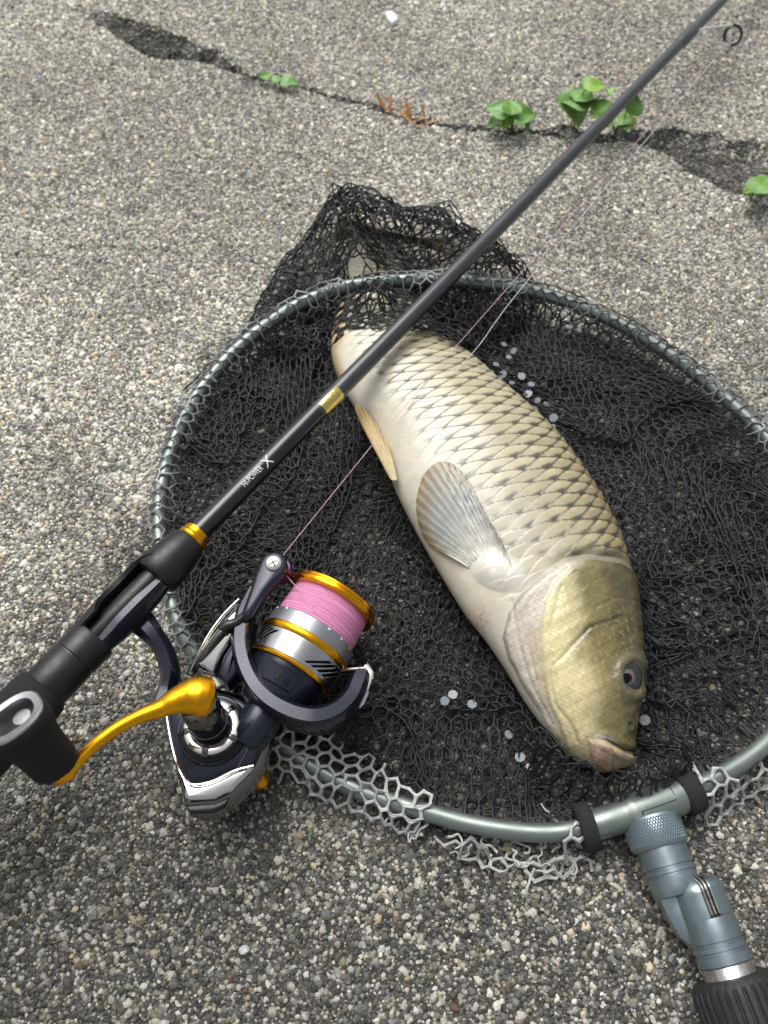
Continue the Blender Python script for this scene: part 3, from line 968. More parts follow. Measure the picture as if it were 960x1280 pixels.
def bag_layer(rot, seed, folds, zb0, zamp, a=HEX, hide=0.):
    n1_, n2_, n3_ = Noise(.12, seed), Noise(.05, seed + 1), Noise(.07, seed + 2)
    uv, E_ = hexnet(-.5, .5, -.5, .5, a)
    c, s = math.cos(rot), math.sin(rot)
    x, y = uv[:, 0] * c - uv[:, 1] * s, uv[:, 0] * s + uv[:, 1] * c
    r_ = np.random.default_rng(seed)
    xs, ys = x + .004 * n1_(x, y) + .0008 * n2_(x, y), y + .004 * n1_(y, x + 5) + .0008 * n2_(x + 9, y)
    z = np.zeros(len(x))
    for ang, lam, th, zs, sd_ in folds:
        xs, ys, zf = fold_map(xs, ys, ang, lam, th, sd_, zs)
        z = z + zf
    near = (np.abs(xs) < .27) & (np.abs(ys) < .27)
    xs = xs + .00022 * r_.normal(size=len(x)) + hc[0]
    ys = ys + .00022 * r_.normal(size=len(x)) + hc[1]
    idx = np.flatnonzero(near)
    new = np.full(len(xs), -1); new[idx] = np.arange(len(idx))
    E_ = E_[near[E_[:, 0]] & near[E_[:, 1]]]; E_ = new[E_]
    xs, ys, z = xs[idx], ys[idx], z[idx]
    z = np.maximum(zb0 + .006 + z, 0) + zamp * np.abs(n2_(xs, ys)) + .0002 * r_.normal(size=len(xs)) if folds else zb0 + zamp * np.abs(n2_(xs, ys))
    z = np.where(z > .020, .020 + (z - .020) * .3, z)
    dh_, hz = hoop_near(xs, ys)
    z = np.maximum(z, hz * smooth(.022, .003, dh_))
    fd, fz = fish_under(xs, ys)
    z = z + .008 * np.exp(-(np.maximum(fd, 0) / .009) ** 2) * smooth(-.2, 1., n1_(xs, ys) + .5)
    dw = seg_dist(xs, ys, wall_line)
    z = z + .024 * np.exp(-(dw / .010) ** 2) * smooth(.06, .10, xs)
    z = np.where(fd < 0, np.minimum(z, np.maximum(fz - .0012, .0012)), z)
    z = np.maximum(z, .0016)
    sd = sdf(xs, ys, hoop_xy)
    keep = sd < .001
    E_ = E_[keep[E_[:, 0]] & keep[E_[:, 1]]]
    Pn = np.stack([xs, ys, z], 1)
    Ln = np.linalg.norm(Pn[E_[:, 0]] - Pn[E_[:, 1]], axis=1)
    E_ = E_[Ln < .0125]
    g = smooth(.2, 1.6, Noise(.04, seed + 9)(xs, ys)) * .10 + .25 * smooth(.012, .0, dh_)
    col = BLK + (GRY - BLK) * g[:, None]
    return Pn, E_, col
layers = [bag_layer(.35, 51, [], .0018, .0015), bag_layer(.95, 61, [(.60, .10, 2.6, .30, 201)], .000, .0015),
          bag_layer(-.30, 71, [(2.15, .13, 2.7, .30, 211)], .002, .0020)]
net_part('net_bag', [cords(p, e, .00072, c) for p, e, c in layers])

# the part of the bag that lies beyond the hoop, tented over the tail
tent_px = [(300, 425), (316, 378), (345, 325), (380, 285), (405, 252), (425, 236), (448, 240), (482, 241), (520, 252), (560, 264), (600, 283), (632, 312),
           (655, 345), (690, 372), (655, 392), (610, 418), (572, 436), (535, 420), (480, 415), (438, 415), (410, 424), (395, 445), (350, 440), (322, 432)]
tent_z = [.006, .006, .008, .014, .024, .034, .030, .026, .022, .020, .016, .012, .008, .012, .030, .036, .040, .040, .038, .036, .034, .030, .020, .012]
tent = np.array([P(x, y, z)[:2] for (x, y), z in zip(tent_px, tent_z)])
assert len(tent_px) == len(tent_z)
ridge = np.array([P(x, y, .036)[:2] for x, y in [(424, 240), (436, 290), (455, 340), (470, 380)]])
ridge2 = np.array([P(x, y, .030)[:2] for x, y in [(470, 262), (540, 280), (600, 312), (640, 345)]])
def tent_layer(rot, seed, dz_, shrink, a=HEX, warp=.003):
    n1_, n2_ = Noise(.07, seed), Noise(.03, seed + 1)
    c0 = tent.mean(0)
    uv, E_ = hexnet(-.22, .22, -.2, .2, a)
    c, s = math.cos(rot), math.sin(rot)
    x, y = uv[:, 0] * c - uv[:, 1] * s + c0[0], uv[:, 0] * s + uv[:, 1] * c + c0[1]
    x, y = x + warp * n1_(x, y) + .0008 * n2_(x, y), y + warp * n1_(y, x) + .0008 * n2_(y, x)
    # gathered towards the peak
    pk = ridge[0]
    dpk = np.hypot(x - pk[0], y - pk[1])
    f = 1 - .35 * np.exp(-(dpk / .05) ** 2)
    x, y = pk[0] + (x - pk[0]) * f, pk[1] + (y - pk[1]) * f
    sd = sdf(x, y, tent)
    dr, dr2 = seg_dist(x, y, ridge), seg_dist(x, y, ridge2)
    h = .030 * np.exp(-(dr / .018) ** 2) + .020 * np.exp(-(dr2 / .02) ** 2) + .012
    h = h * (1 + .18 * n2_(x, y)) * smooth(.004, -.014, sd - shrink)
    h = h + .006 * np.abs(n1_(x, y)) * smooth(0, -.02, sd)
    dh_, hz = hoop_near(x, y)
    h = np.where(dh_ < .03, np.maximum(h, hz * smooth(.03, .0, dh_)), h)
    fd, fzt = fish_over(x, y)
    z = np.maximum(h + dz_, .0018)
    z = np.where(fd < .004, np.maximum(z, fzt + .0022 + .3 * max(dz_, 0)), z)
    z = np.where((dh_ < .012) & (fd > -.05), np.minimum(z, np.maximum(hz - .004, fzt * (fd < .004) + .001)), z)
    keep = (sd < -shrink)
    E_ = E_[keep[E_[:, 0]] & keep[E_[:, 1]]]
    g = .35 * smooth(.2, 1.4, n2_(x, y))
    col = BLK + (GRY - BLK) * g[:, None]
    Pn = np.stack([x, y, z], 1)
    Ln = np.linalg.norm(Pn[E_[:, 0]] - Pn[E_[:, 1]], axis=1)
    return Pn, E_[Ln < .0135], col
net_part('net_tail_end', [cords(p, e, .00068, c) for p, e, c in (tent_layer(.2, 81, 0, 0), tent_layer(.8, 91, .003, .002), tent_layer(-.5, 95, -.004, .001), tent_layer(1.3, 97, .0015, .0005))])

# sleeve of mesh wrapped round the hoop, torn at the front
Lh = len(hoop)
uv, E_ = hexnet(0, Lh * .002, -.030, .030, .0048)
ns1, ns2 = Noise(.05, 101), Noise(.018, 102)
u, v = uv[:, 0] + .0012 * ns2(uv[:, 1] + 3, uv[:, 0]), uv[:, 1] + .0026 * ns1(uv[:, 0], uv[:, 1]) + .0012 * ns2(uv[:, 0], uv[:, 1])
ui = (u / .002)
k = np.floor(ui).astype(int) % Lh; fr = (ui - np.floor(ui))[:, None]
hp = hoop[k] * (1 - fr) + hoop[(k + 1) % Lh] * fr
on_, hpx = out[k], hoop_pix[k]
hx, hy = hpx[:, 0], hpx[:, 1]
panel = smooth(880, 925, hy) * (hx < 560)                               # pale worn panel at the front
rag = ((hx >= 540) & (hx < 742) & (hy > 950)).astype(float)             # torn rag hanging outside
tail_ = ((hx > 866) & (hy > 880)).astype(float)                         # worn piece right of the socket
white = np.clip(panel + rag + tail_, 0, 1)
RR = TUBE_R + .0011 + .0010 * np.abs(ns2(u, v))
z_arch = RR - v ** 2 / (2 * RR) * np.where(v < 0, .80 - .55 * panel, .95) + .0007 * ns2(u + 4, v)
Pn = hp + on_ * (v * (1 + .06 * ns2(v, u)))[:, None]
Pn[:, 2] = np.maximum(hp[:, 2] + z_arch, .0016 + .0022 * np.abs(ns1(u, v * 3)))
lo = -.012 - .004 * ns1(u, v * 0) ; hi = .0095 + .0025 * ns1(u + 1, v * 0)
lo = np.where(panel > .5, -.0215 + .004 * smooth(430, 540, hx) * 3 + .0015 * ns2(u, 0 * v), lo)
hi = np.where(panel > .5, .0165 + .0015 * ns2(u, 0 * v), hi)
lo = np.where(rag > .5, .0085 - .016 * smooth(690, 730, hx) + .0030 * ns2(u, v), lo)
hi = np.where(rag > .5, .024 - .010 * smooth(640, 545, hx) + .002 * ns2(u, 0 * v), hi)
lo = np.where(tail_ > .5, .004 - .018 * smooth(915, 880, hx) + .002 * ns2(u, v), lo)
hi = np.where(tail_ > .5, .022 + .002 * ns2(u, 0 * v), hi)
gap = (hx > 738) & (hx < 854) & (hy > 950)
keep = (v < hi) & (v > lo) & ~gap
E_ = E_[keep[E_[:, 0]] & keep[E_[:, 1]]]
g1 = 1.5 * np.clip(.95 + .6 * ns1(u, v) + .4 * ns2(u, v), .08, 1.8) * smooth(-.013, -.003, v)
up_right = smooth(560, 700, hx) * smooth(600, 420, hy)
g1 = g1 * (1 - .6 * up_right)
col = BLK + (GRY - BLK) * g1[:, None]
gw = np.clip(white * (.85 + .25 * ns1(u, v)), 0, 1) * np.where(panel > .5, smooth(-.024, -.017, v), 1)
col = col + (WHT - col) * gw[:, None]
Ln = np.linalg.norm(Pn[E_[:, 0]] - Pn[E_[:, 1]], axis=1)
EE = E_[Ln < .011]
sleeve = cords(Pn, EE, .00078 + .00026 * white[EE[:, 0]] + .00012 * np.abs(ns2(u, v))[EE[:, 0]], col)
# a second, fuzzier ply of the same cord where the cover is worn white
jit = np.random.default_rng(5).normal(0, .0006, Pn.shape)
jit[:, 2] = np.abs(jit[:, 2])
ply = EE[(white[EE[:, 0]] > .5)]
sleeve2 = cords(Pn + jit + [0, 0, .0004], ply, .00050, col * .9)
# frayed ends hanging where the sleeve has torn
fr_ = MB()
net_part('net_sleeve', [sleeve, sleeve2])
for (x, y) in [(498, 1016), (508, 1008), (515, 1003), (525, 1023), (535, 1030), (560, 1046), (590, 1056), (615, 1070), (622, 1066), (640, 1062), (650, 1082), (662, 1075),
               (676, 1060), (690, 1048), (701, 1030), (688, 1074), (712, 1070), (930, 968), (945, 958), (905, 975), (893, 968), (690, 1066), (655, 1066), (668, 1086)]:
    p = P(x, y, .006)
    pts = [p]
    d = rng.uniform(0, 6.28)
    for k_ in range(6):
        d += rng.normal(0, .9)
        nx_ = pts[-1] + np.array([math.cos(d), math.sin(d), rng.normal(0, .35)]) * .0026
        nx_[2] = max(nx_[2], .0012)
        pts.append(nx_)
    fr_.tube(crom(pts, 18), np.linspace(.0008, .0004, 18), 5)
fo = fr_.build('frayed_thread', material('frayed_cord', tuple(WHT * .95), .7, vary=.2), net)
fo['kind'] = 'stuff'

# films of water caught in the mesh
fm = MB()
centres = [(620, 455), (628, 468), (640, 478), (652, 470), (660, 492), (672, 500), (668, 512), (684, 505), (692, 522), (636, 446), (664, 480), (655, 515),
           (548, 416), (536, 417), (690, 533), (636, 918), (590, 880), (566, 868), (556, 876), (662, 958), (650, 946), (712, 408), (724, 412), (366, 316), (360, 328),
           (404, 298), (396, 312), (800, 872), (806, 900), (642, 438), (630, 430), (600, 470)]
p_, e_, c_ = layers[2]
for (x, y) in centres:
    c = P(x, y, .013)
    rad = rng.uniform(.0020, .0032)
    a = np.linspace(0, 6.283, 9)[:-1] + rng.uniform(0, 1)
    tx, ty = rng.normal(0, .3, 2)
    ringp = np.stack([c[0] + rad * np.cos(a), c[1] + rad * np.sin(a), c[2] + rad * (np.cos(a) * tx + np.sin(a) * ty)], 1)
    fm.add(np.vstack([ringp, ringp - [0, 0, .0003]]), [tuple(range(8)), tuple(range(15, 7, -1))] + [(i, 8 + i, 8 + (i + 1) % 8, (i + 1) % 8) for i in range(8)])
fo = fm.build('water_film', M['film'], net)
fo['kind'] = 'stuff'

# hoop socket, bands and folding joint
def hoop_arc(x0, y0, x1, y1):
    a = int(np.argmin(np.hypot(hoop_pix[:, 0] - x0, hoop_pix[:, 1] - y0)))
    b = int(np.argmin(np.hypot(hoop_pix[:, 0] - x1, hoop_pix[:, 1] - y1)))
    if abs(b - a) > Lh / 2:
        if a < b: a += Lh
        else: b += Lh
    s = 1 if b > a else -1
    return hoop[np.arange(a, b + s, s) % Lh]
arc = hoop_arc(742, 1032, 850, 998)
n = len(arc)
m = MB(); m.tube(arc, np.interp(np.arange(n) / n, [0, .36, .37, .39, 1], [.0080, .0080, .0092, .0096, .0096]), 28); sock = m.build('socket', M['frame'], net)
# the stepped seam of the socket, a thin dark groove line laid round the front
seam = MB()
mid = lambda f: arc[int(f * (n - 1))]
for f0, f1, lift in ((.50, .52, .0), (.50, .90, 1), (.88, .90, .0)):
    seg = arc[int(f0 * (n - 1)):int(f1 * (n - 1)) + 1]
    t = unit(seg[-1] - seg[0]) if len(seg) > 1 else unit(arc[-1] - arc[0])
    o_ = np.cross(t, [0, 0, 1.])
    if lift:
        seam.tube(seg + np.array([0, 0, .0095]) + o_ * .0012, .0003, 5)
    else:
        A = np.linspace(.12, 1.3, 9) * (1 if f0 < .7 else -1)
        seam.tube([seg[0] + .0096 * (math.cos(a) * np.array([0, 0, 1.]) + math.sin(a) * o_) for a in A], .0003, 5)
seam.build('seam', M['black'], sock)
for (xa, ya, xb, yb, w) in ((722, 1037, 742, 1031, .0128), (851, 996, 868, 987, .0120)):
    s_arc = hoop_arc(xa, ya, xb, yb)
    m = MB()
    g = np.linspace(-1, 1, 9)
    c = np.array([s_arc[0] * (1 - (t + 1) / 2) + s_arc[-1] * (t + 1) / 2 for t in g])
    m.tube(c, w * (1 - .07 * np.abs(g) ** 6 + .02 * np.sin(g * 9)), 30, flat=.92)
    m.build('fabric_band', M['webbing'], net)
J0, J1, J2, J3 = P(806, 1020, .016), P(846, 1128, .017), P(884, 1170, .020), P(930, 1262, .021)
ax1 = unit(J1 - J0)
ax2 = unit(P(922, 1248, .021) - P(868, 1105, .021))
L1 = np.linalg.norm(P(838, 1108, .016) - J0)
o1 = P(812, 1030, .0165)
m = MB(); m.lathe(P(815, 1030, .0165) - ax1 * .004, ax1, [(0, .0140), (.001, .0148), (.0145, .0148), (.0158, .0140)], 96)
col_ = m.build('knurled_collar', M['joint'], net)
# knurl: crossing ridges
kn = MB()
for k in range(66):
    for sgn in (-1, 1):
        pts = []
        for t in np.linspace(0, 1, 5):
            a = k / 66 * 2 * math.pi + sgn * t * .42
            e1 = unit(np.array([0, 0, 1.]) - ax1 * ax1[2]); e2 = np.cross(ax1, e1)
            pts.append(P(815, 1030, .0165) + ax1 * (-.0025 + t * .0125) + .0148 * (math.cos(a) * e1 + math.sin(a) * e2))
        kn.tube(pts, .00032, 4, caps=False)
kn.build('knurling', M['joint'], col_)
b1 = P(815, 1030, .0165) + ax1 * .0118
m = MB(); m.lathe(b1, ax1, [(0, .0128), (.009, .0128), (.0093, .0121), (.0102, .0121), (.0105, .0128), (.0122, .0128), (.0125, .0121), (.0134, .0121), (.0137, .0128),
                            (.020, .0126), (.0225, .0118), (.023, .010)], 64)
m.build('joint_tube', M['joint'], net)
# tongue of the hinge
tng = MB(); tng.box([b1 + ax1 * .020, b1 + ax1 * .030, b1 + ax1 * .040, b1 + ax1 * .046], [.022, .020, .015, .006], [.014, .012, .011, .009], up=(0, 0, 1), rnd=.5)
tng.build('hinge_tongue', M['joint'], net)
scr = MB(); p = P(830, 1126, .012); scr.lathe(p, unit(np.cross(ax1, [0, 0, 1.])) * -1, [(-.002, .0045), (.001, .0045), (.0016, .003)], 24); scr.build('hinge_pin', M['steel'], net)
c0 = P(868, 1104, .021)
b2 = P(889, 1158, .021)
side = unit(np.cross(ax2, [0, 0, 1.]))
Lc = np.linalg.norm(b2 - c0)
ts = np.linspace(0, 1, 30)
blk = MB(); blk.tube([c0 - ax2 * .004 + ax2 * (Lc + .004) * t for t in ts], .0128 * np.sqrt(np.clip(1 - (1 - np.clip(ts / .36, 0, 1)) ** 2.4, .01, 1)), 40, flat=.92)
blk.build('hinge_block', M['joint'], net)
slot = MB()
for k_ in (-1.35, 0, 1.35):
    slot.box([c0 + ax2 * (-.003 + (Lc - .001) * t) + side * k_ * .0014 + np.array([0, 0, .0005 + .0117 * math.sqrt(max(0, 1 - (1 - min(1, t / .36)) ** 2.4))]) for t in np.linspace(.05, .92, 16)], .0010 if k_ else .0013, .0022, rnd=.6)
slot.build('hinge_plate', M['steel'], net)
slot = MB()
slot.box([c0 + ax2 * (-.003 + Lc * t) + np.array([0, 0, .0114 * math.sqrt(max(0, 1 - (1 - min(1, t / .36)) ** 2.4))]) for t in np.linspace(.06, .95, 16)], .0050, .0020, rnd=.3)
slot.build('hinge_slot', M['black'], net)
m = MB(); m.lathe(b2, ax2, [(-.006, .010), (-.004, .0126), (0, .0130), (.006, .0130), (.0063, .0123), (.0075, .0123), (.0078, .0130), (.0100, .0130), (.0103, .0123), (.0115, .0123),
                            (.0118, .0130), (.0160, .0130), (.0167, .0122), (.0170, .008)], 64)
m.build('joint_tube', M['joint'], net)
m = MB(); m.lathe(b2 + ax2 * .0163, ax2, [(0, .0116), (.001, .0122), (.0050, .0122), (.006, .0128), (.007, .010)], 48); m.build('lock_ring', M['steel'], net)
o3 = b2 + ax2 * .0215
G = []
e1 = unit(np.array([0, 0, 1.]) - ax2 * ax2[2]); e2 = np.cross(ax2, e1)
A = np.linspace(0, 2 * math.pi, 240, endpoint=False)
for t, r, ribd in ((0, .0135, 0), (.0006, .0178, 0), (.003, .0198, .3), (.006, .0205, 1), (.050, .0205, 1), (.054, .0198, .3), (.0545, .012, 0)):
    r_ = r - ribd * .0011 * (np.sin(A * 30) < -.2)
    G.append(o3 + ax2 * t + r_[:, None] * (np.cos(A)[:, None] * e1 + np.sin(A)[:, None] * e2))
m = MB(); m.grid(G, True, True, True); m.build('ribbed_grip', M['rubber'], net, sharp=30)
m = MB(); m.lathe(o3 + ax2 * .05, ax2, [(0, .014), (.35, .014), (.351, .010)], 32); m.build('handle_shaft', M['rubber'], net)

# ------------------------------------------------------------------ fishing rod
RZ0, RZ1 = .062, .040                      # axis height at the winding check and at the far guide
RA, RB = P(246, 668, RZ0), P(868, 36, RZ1)
rax = unit(RB - RA)
def rod_at(px):                            # point of the axis seen above photo column px
    lo, hi = -.6, 1.5
    for _ in range(50):
        mid_ = (lo + hi) / 2
        if proj((RA + rax * mid_)[None])[0, 0] < px: lo = mid_
        else: hi = mid_
    return lo
rod = empty('fishing_rod', np.array([RA[0], RA[1], 0]),
            'slim dark fishing rod lying across the net hoop and the carp', 'fishing rod')
t_lab = rod_at(396)
m = MB(); m.lathe(RA, rax, [(-.01, .0062), (0, .0062), (t_lab, .0060), (t_lab + .0004, .0056)], 32); m.build('butt_section', M['butt'], rod)
Lr = 1.15
m = MB(); m.lathe(RA, rax, [(t_lab, .00575), (t_lab + .2, .0054), (t_lab + .45, .0048), (Lr, .0036)], 32); m.build('blank', M['blank'], rod)
m = MB(); m.lathe(RA, rax, [(-.0055, .0080), (-.005, .0086), (-.0035, .0090), (-.0018, .0086), (-.0014, .0081), (.0016, .0079), (.002, .0070), (.0022, .006)], 40); m.build('winding_check', M['gold'], rod)
t0, t1 = rod_at(399), rod_at(421)
m = MB(); m.lathe(RA, rax, [(t0, .00600), (t0 + .0003, .00612), (t1 - .0003, .0060), (t1, .0058)], 20, a0=-.05, a1=1.9, caps=False); m.build('foil_label', M['foil'], rod)
# printed lettering, wrapped on the blank
def print_text(body, t_start, height, ang0, rad, xs=1.0):
    cu = bpy.data.curves.new('lettering', 'FONT')
    cu.body = body
    cu.size = height / .7
    cu.resolution_u = 3
    tmp = bpy.data.objects.new('lettering', cu)
    COL.objects.link(tmp)
    bpy.context.view_layer.update()
    dg = bpy.context.evaluated_depsgraph_get()
    me = bpy.data.meshes.new_from_object(tmp.evaluated_get(dg))
    bpy.data.objects.remove(tmp)
    bm = bmesh.new(); bm.from_mesh(me)
    bmesh.ops.triangulate(bm, faces=bm.faces[:])
    for _ in range(3):
        bmesh.ops.subdivide_edges(bm, edges=[e for e in bm.edges if e.calc_length() > .0005], cuts=1)
        bmesh.ops.triangulate(bm, faces=bm.faces[:])
    bm.to_mesh(me); bm.free()
    e1 = unit(np.array([0, 0, 1.]) - rax * rax[2]); e2 = np.cross(rax, e1)
    for v_ in me.vertices:
        a = ang0 - v_.co.y / rad
        w = RA + rax * (t_start + v_.co.x * xs) + (rad + .00012) * (math.cos(a) * e1 + math.sin(a) * e2) - ORG[rod.name]
        v_.co = w
    me.materials.clear()
    o = link_mesh('lettering', me, M['print'], rod)
    return o
print_text('HI-POWER', rod_at(302), .0036, .62, .00618, .66)
print_text('X', rod_at(327.5), .0062, .84, .00616)
# reel seat, working back from the check
def rl(prof, name, mat, a0=None, a1=None, segs=56):
    mm = MB(); mm.lathe(RA, rax, prof, segs, a0, a1, caps=a0 is None); return mm.build(name, M[mat], rod)
rl([(-.0052, .0060), (-.0054, .0094), (-.007, .0102), (-.016, .0120), (-.026, .0130), (-.0320, .0128), (-.0335, .0118), (-.034, .0085)][::-1], 'front_hood', 'seat')
core = rl([(-.085, .0068), (-.084, .0072), (-.033, .0072), (-.028, .0070)], 'seat_core', 'black')
# arched shell on the side away from the reel: leaves the hollow open above the core
e1r = unit(np.array([0, 0, 1.]) - rax * rax[2]); e2r_ = np.cross(rax, e1r)
G = []
for t in np.linspace(0, 1, 26):
    s_ = -.026 - t * .052
    w0 = -2.6
    w1 = -.30 - .95 * math.sin(min(t * 1.25, 1) * math.pi) ** .8 - .1 * t
    ro = .0134 - .0008 * t
    row = [RA + rax * s_ + (ro + .0009 * math.sin(math.pi * t)) * (math.cos(a) * e1r + math.sin(a) * e2r_) for a in np.linspace(w0, w1, 18)]
    row += [RA + rax * s_ + (ro - .0018) * (math.cos(a) * e1r + math.sin(a) * e2r_) for a in np.linspace(w1, w0, 18)]
    G.append(row)
m = MB(); m.grid(G, True, True, True); m.build('seat_shell', M['seat'], rod)
rl([(-.112, .0100), (-.1115, .0118), (-.108, .0123), (-.092, .0121), (-.0915, .0117), (-.0905, .0117), (-.090, .0122), (-.078, .0124), (-.0765, .0115), (-.076, .009)], 'rear_hood', 'seat')
rl([(-.30, .0120), (-.299, .0140), (-.118, .0148), (-.1125, .0142), (-.1105, .0125), (-.110, .0105)], 'foam_grip', 'foam')
# guide
gt = rod_at(862)
gp = RA + rax * gt
dirg = unit(P(916, 44, .030) - gp)
gc = P(916, 44, .030)
gn = unit(unit(np.array([0, 0, CAM_H]) - gc) * .9 + rax * .25 + np.array([.2, 0, 0]))
gd = MB(); gd.lathe(RA, rax, [(gt - .022, .0048), (gt - .018, .0056), (gt + .004, .0056), (gt + .012, .0046)], 24)
gd_wrap = gd.build('thread_wrap', M['blank'], rod)
gs = unit(np.cross(gn, dirg))
gf = MB()
for sgn in (-1, 1):
    gf.tube(crom([gp + dirg * .004, gp + dirg * .016 + gs * sgn * .0042, gc + gs * sgn * .0078 - dirg * .002], 14), .0011, 8)
gf.build('guide_frame', material('guide_steel', (.75, .75, .74), .35, .6, vary=.05), rod)
A = np.linspace(0, 2 * math.pi, 48, endpoint=False)
u1, u2 = unit(dirg - gn * (dirg @ gn)), None
u2 = np.cross(gn, u1)
m = MB(); ringpts = [gc + .0078 * (math.cos(a) * u1 + math.sin(a) * u2) for a in A]; m.tube(ringpts + ringpts[:2], .0014, 10, caps=False); m.build('guide_ring', M['black'], rod)
m = MB(); ringpts = [gc + .0066 * (math.cos(a) * u1 + math.sin(a) * u2) for a in A]; m.tube(ringpts + ringpts[:2], .0006, 8, caps=False); m.build('guide_lining', M['steel'], rod)

# ------------------------------------------------------------------ spinning reel
S0, S1 = P(360, 842, .041), P(414, 754, .039)
sax = unit(S1 - S0)
SL = np.linalg.norm(S1 - S0)
reel = empty('spinning_reel', np.array([*P(300, 900, 0)[:2], 0]), 'navy and gold spinning reel wound with pink line, mounted on the rod', 'fishing reel')
spool = None
def sl(prof, name, mat, parent=None, segs=96):
    mm = MB(); mm.lathe(S0, sax, prof, segs, caps=True); return mm.build(name, M[mat], parent or reel)
# core the other spool pieces sit on
spool = sl([(.0015, .0215), (.012, .0222), (.020, .0222), (SL - .002, .0205), (SL + .003, .0150)], 'spool', 'black')
sl([(-.0005, .0225), (-.0002, .0246), (.0008, .0251), (.0018, .0247), (.0020, .0225)], 'skirt_ring', 'gold', spool)
# skirt with its slanted slots cut through
na, ntt = 240, 17
tt = np.linspace(.0018, .0142, ntt)
e1s = unit(np.array([0, 0, 1.]) - sax * sax[2]); e2s = np.cross(sax, e1s)
GA = np.linspace(0, 2 * math.pi, na, endpoint=False)
G = np.zeros((ntt, na, 3)); mask = np.ones((ntt, na), bool)
for i, t in enumerate(tt):
    r_ = .0243 + (.0257 - .0243) * (t / .0142)
    for j, a in enumerate(GA):
        aa = a + (t - .008) * 62
        G[i, j] = S0 + sax * t + r_ * (math.cos(aa) * e1s + math.sin(aa) * e2s)
for gcen in (.92, -1.0, 2.6, -2.4):
    for k_ in range(4):
        a_mid = gcen + (k_ - 1.5) * .175
        for j, a in enumerate(GA):
            da = (a - a_mid + math.pi) % (2 * math.pi) - math.pi
            if abs(da) < .052:
                lo, hi = (3, 13)
                mask[lo:hi, j] = False
mm = MB(); mm.grid(G, True, mask=mask)
sk = mm.build('skirt', M['silver'], spool)
so = sk.modifiers.new('thickness', 'SOLIDIFY'); so.thickness = .0009; so.offset = -1
sl([(.0138, .0225), (.0142, .0258), (.0152, .0265), (.0172, .0266), (.0182, .0262), (.0186, .0225)], 'mid_ring', 'gold', spool)
sl([(.0182, .0230), (.0184, .0259), (.0262, .0256), (.0268, .0250), (.027, .022)], 'spool_band', 'band', spool)
# marks on the band
mk = MB()
for k_ in range(10):
    mk.lathe(S0, sax, [(.0252, .02575), (.0262, .0257)], 4, a0=-1.7 + k_ * .36, a1=-1.64 + k_ * .36, caps=False)
mk.build('band_marks', M['print'], spool)
wn = MB()
ts = np.linspace(.0262, SL - .0016, 90)
A = np.linspace(0, 2 * math.pi, 120, endpoint=False)
rw = .0238 - .0006 * ((ts - ts[0]) / (ts[-1] - ts[0])) + .00008 * np.sin(np.arange(90) * 2.1) + rng.normal(0, .00004, 90)
G = [[S0 + sax * t + r_ * (math.cos(a) * e1s + math.sin(a) * e2s) for a in A] for t, r_ in zip(ts, rw)]
CC = np.zeros((90, 120, 3))
CC[..., 0] = np.linspace(0, 85, 90)[:, None]
CC[..., 1] = (A * .5)[None]
CC[..., 0] += .7 * np.sin(A)[None] * np.sin(ts * 900)[:, None]
wn.grid(G, True, col=CC); wn.build('wound_line', M['wound'], spool)
sl([(SL - .0020, .0215), (SL - .0016, .0262), (SL - .0004, .0269), (SL + .0008, .0268), (SL + .0012, .0259), (SL + .0018, .0259), (SL + .0022, .0264), (SL + .0036, .0262), (SL + .0046, .0250), (SL + .0048, .019)], 'spool_lip', 'gold', spool)
sl([(SL + .001, .0120), (SL + .006, .0118), (SL + .008, .0100), (SL + .0085, .004)], 'drag_knob', 'black')
# rotor
rotor = sl([(-.0250, .0110), (-.0235, .0150), (-.0150, .0182), (-.0045, .0212), (-.0005, .0222), (.004, .0222), (.0045, .020)], 'rotor', 'navy')
rp = MB()
for (a, t0_, t1_, wd) in ((.1, -.013, -.0030, .42),):
    A = np.linspace(a - wd, a + wd, 14)
    rp.grid([[S0 + sax * t + r_ * (math.cos(x) * e1s + math.sin(x) * e2s) for x in A] for t, r_ in ((t0_, .0185), (t0_ + .0006, .0198), (t1_ - .0006, .0222), (t1_, .0216))])
rp.build('rotor_panel', M['navy'], rotor)
rp = MB()
for (a, t0_, t1_) in ((.02, -.0105, -.0055), (.26, -.0108, -.0070)):
    A = np.linspace(a, a + .09, 4)
    rp.grid([[S0 + sax * t + r_ * (math.cos(x) * e1s + math.sin(x) * e2s) for x in A] for t, r_ in ((t0_, .0206), (t0_ + .0002, .0209), (t1_, .0221), (t1_ + .0002, .0217))])
rp.build('rotor_mark', M['black'], rotor)
upath = crom([P(319, 737, .055), P(307, 768, .053), P(302, 802, .052), P(309, 838, .052), P(327, 868, .053), P(356, 889, .053), P(390, 899, .052), P(419, 892, .050), P(439, 874, .047), P(449, 852, .044), P(452, 842, .043)], 60)
tw = np.linspace(0, 1, 60)
m = MB(); m.box(upath, np.interp(tw, [0, .1, .35, .6, .9, 1], [.0064, .0100, .0100, .0112, .0104, .0056]), np.interp(tw, [0, .3, .6, 1], [.011, .016, .018, .012]), rnd=.45)
m.build('rotor_arm', M['navy'], reel)
m = MB(); m.box(upath[6:54] + np.array([0, 0, -.0145]), .0082, .016, rnd=.3); m.build('rotor_rim', M['black'], reel)
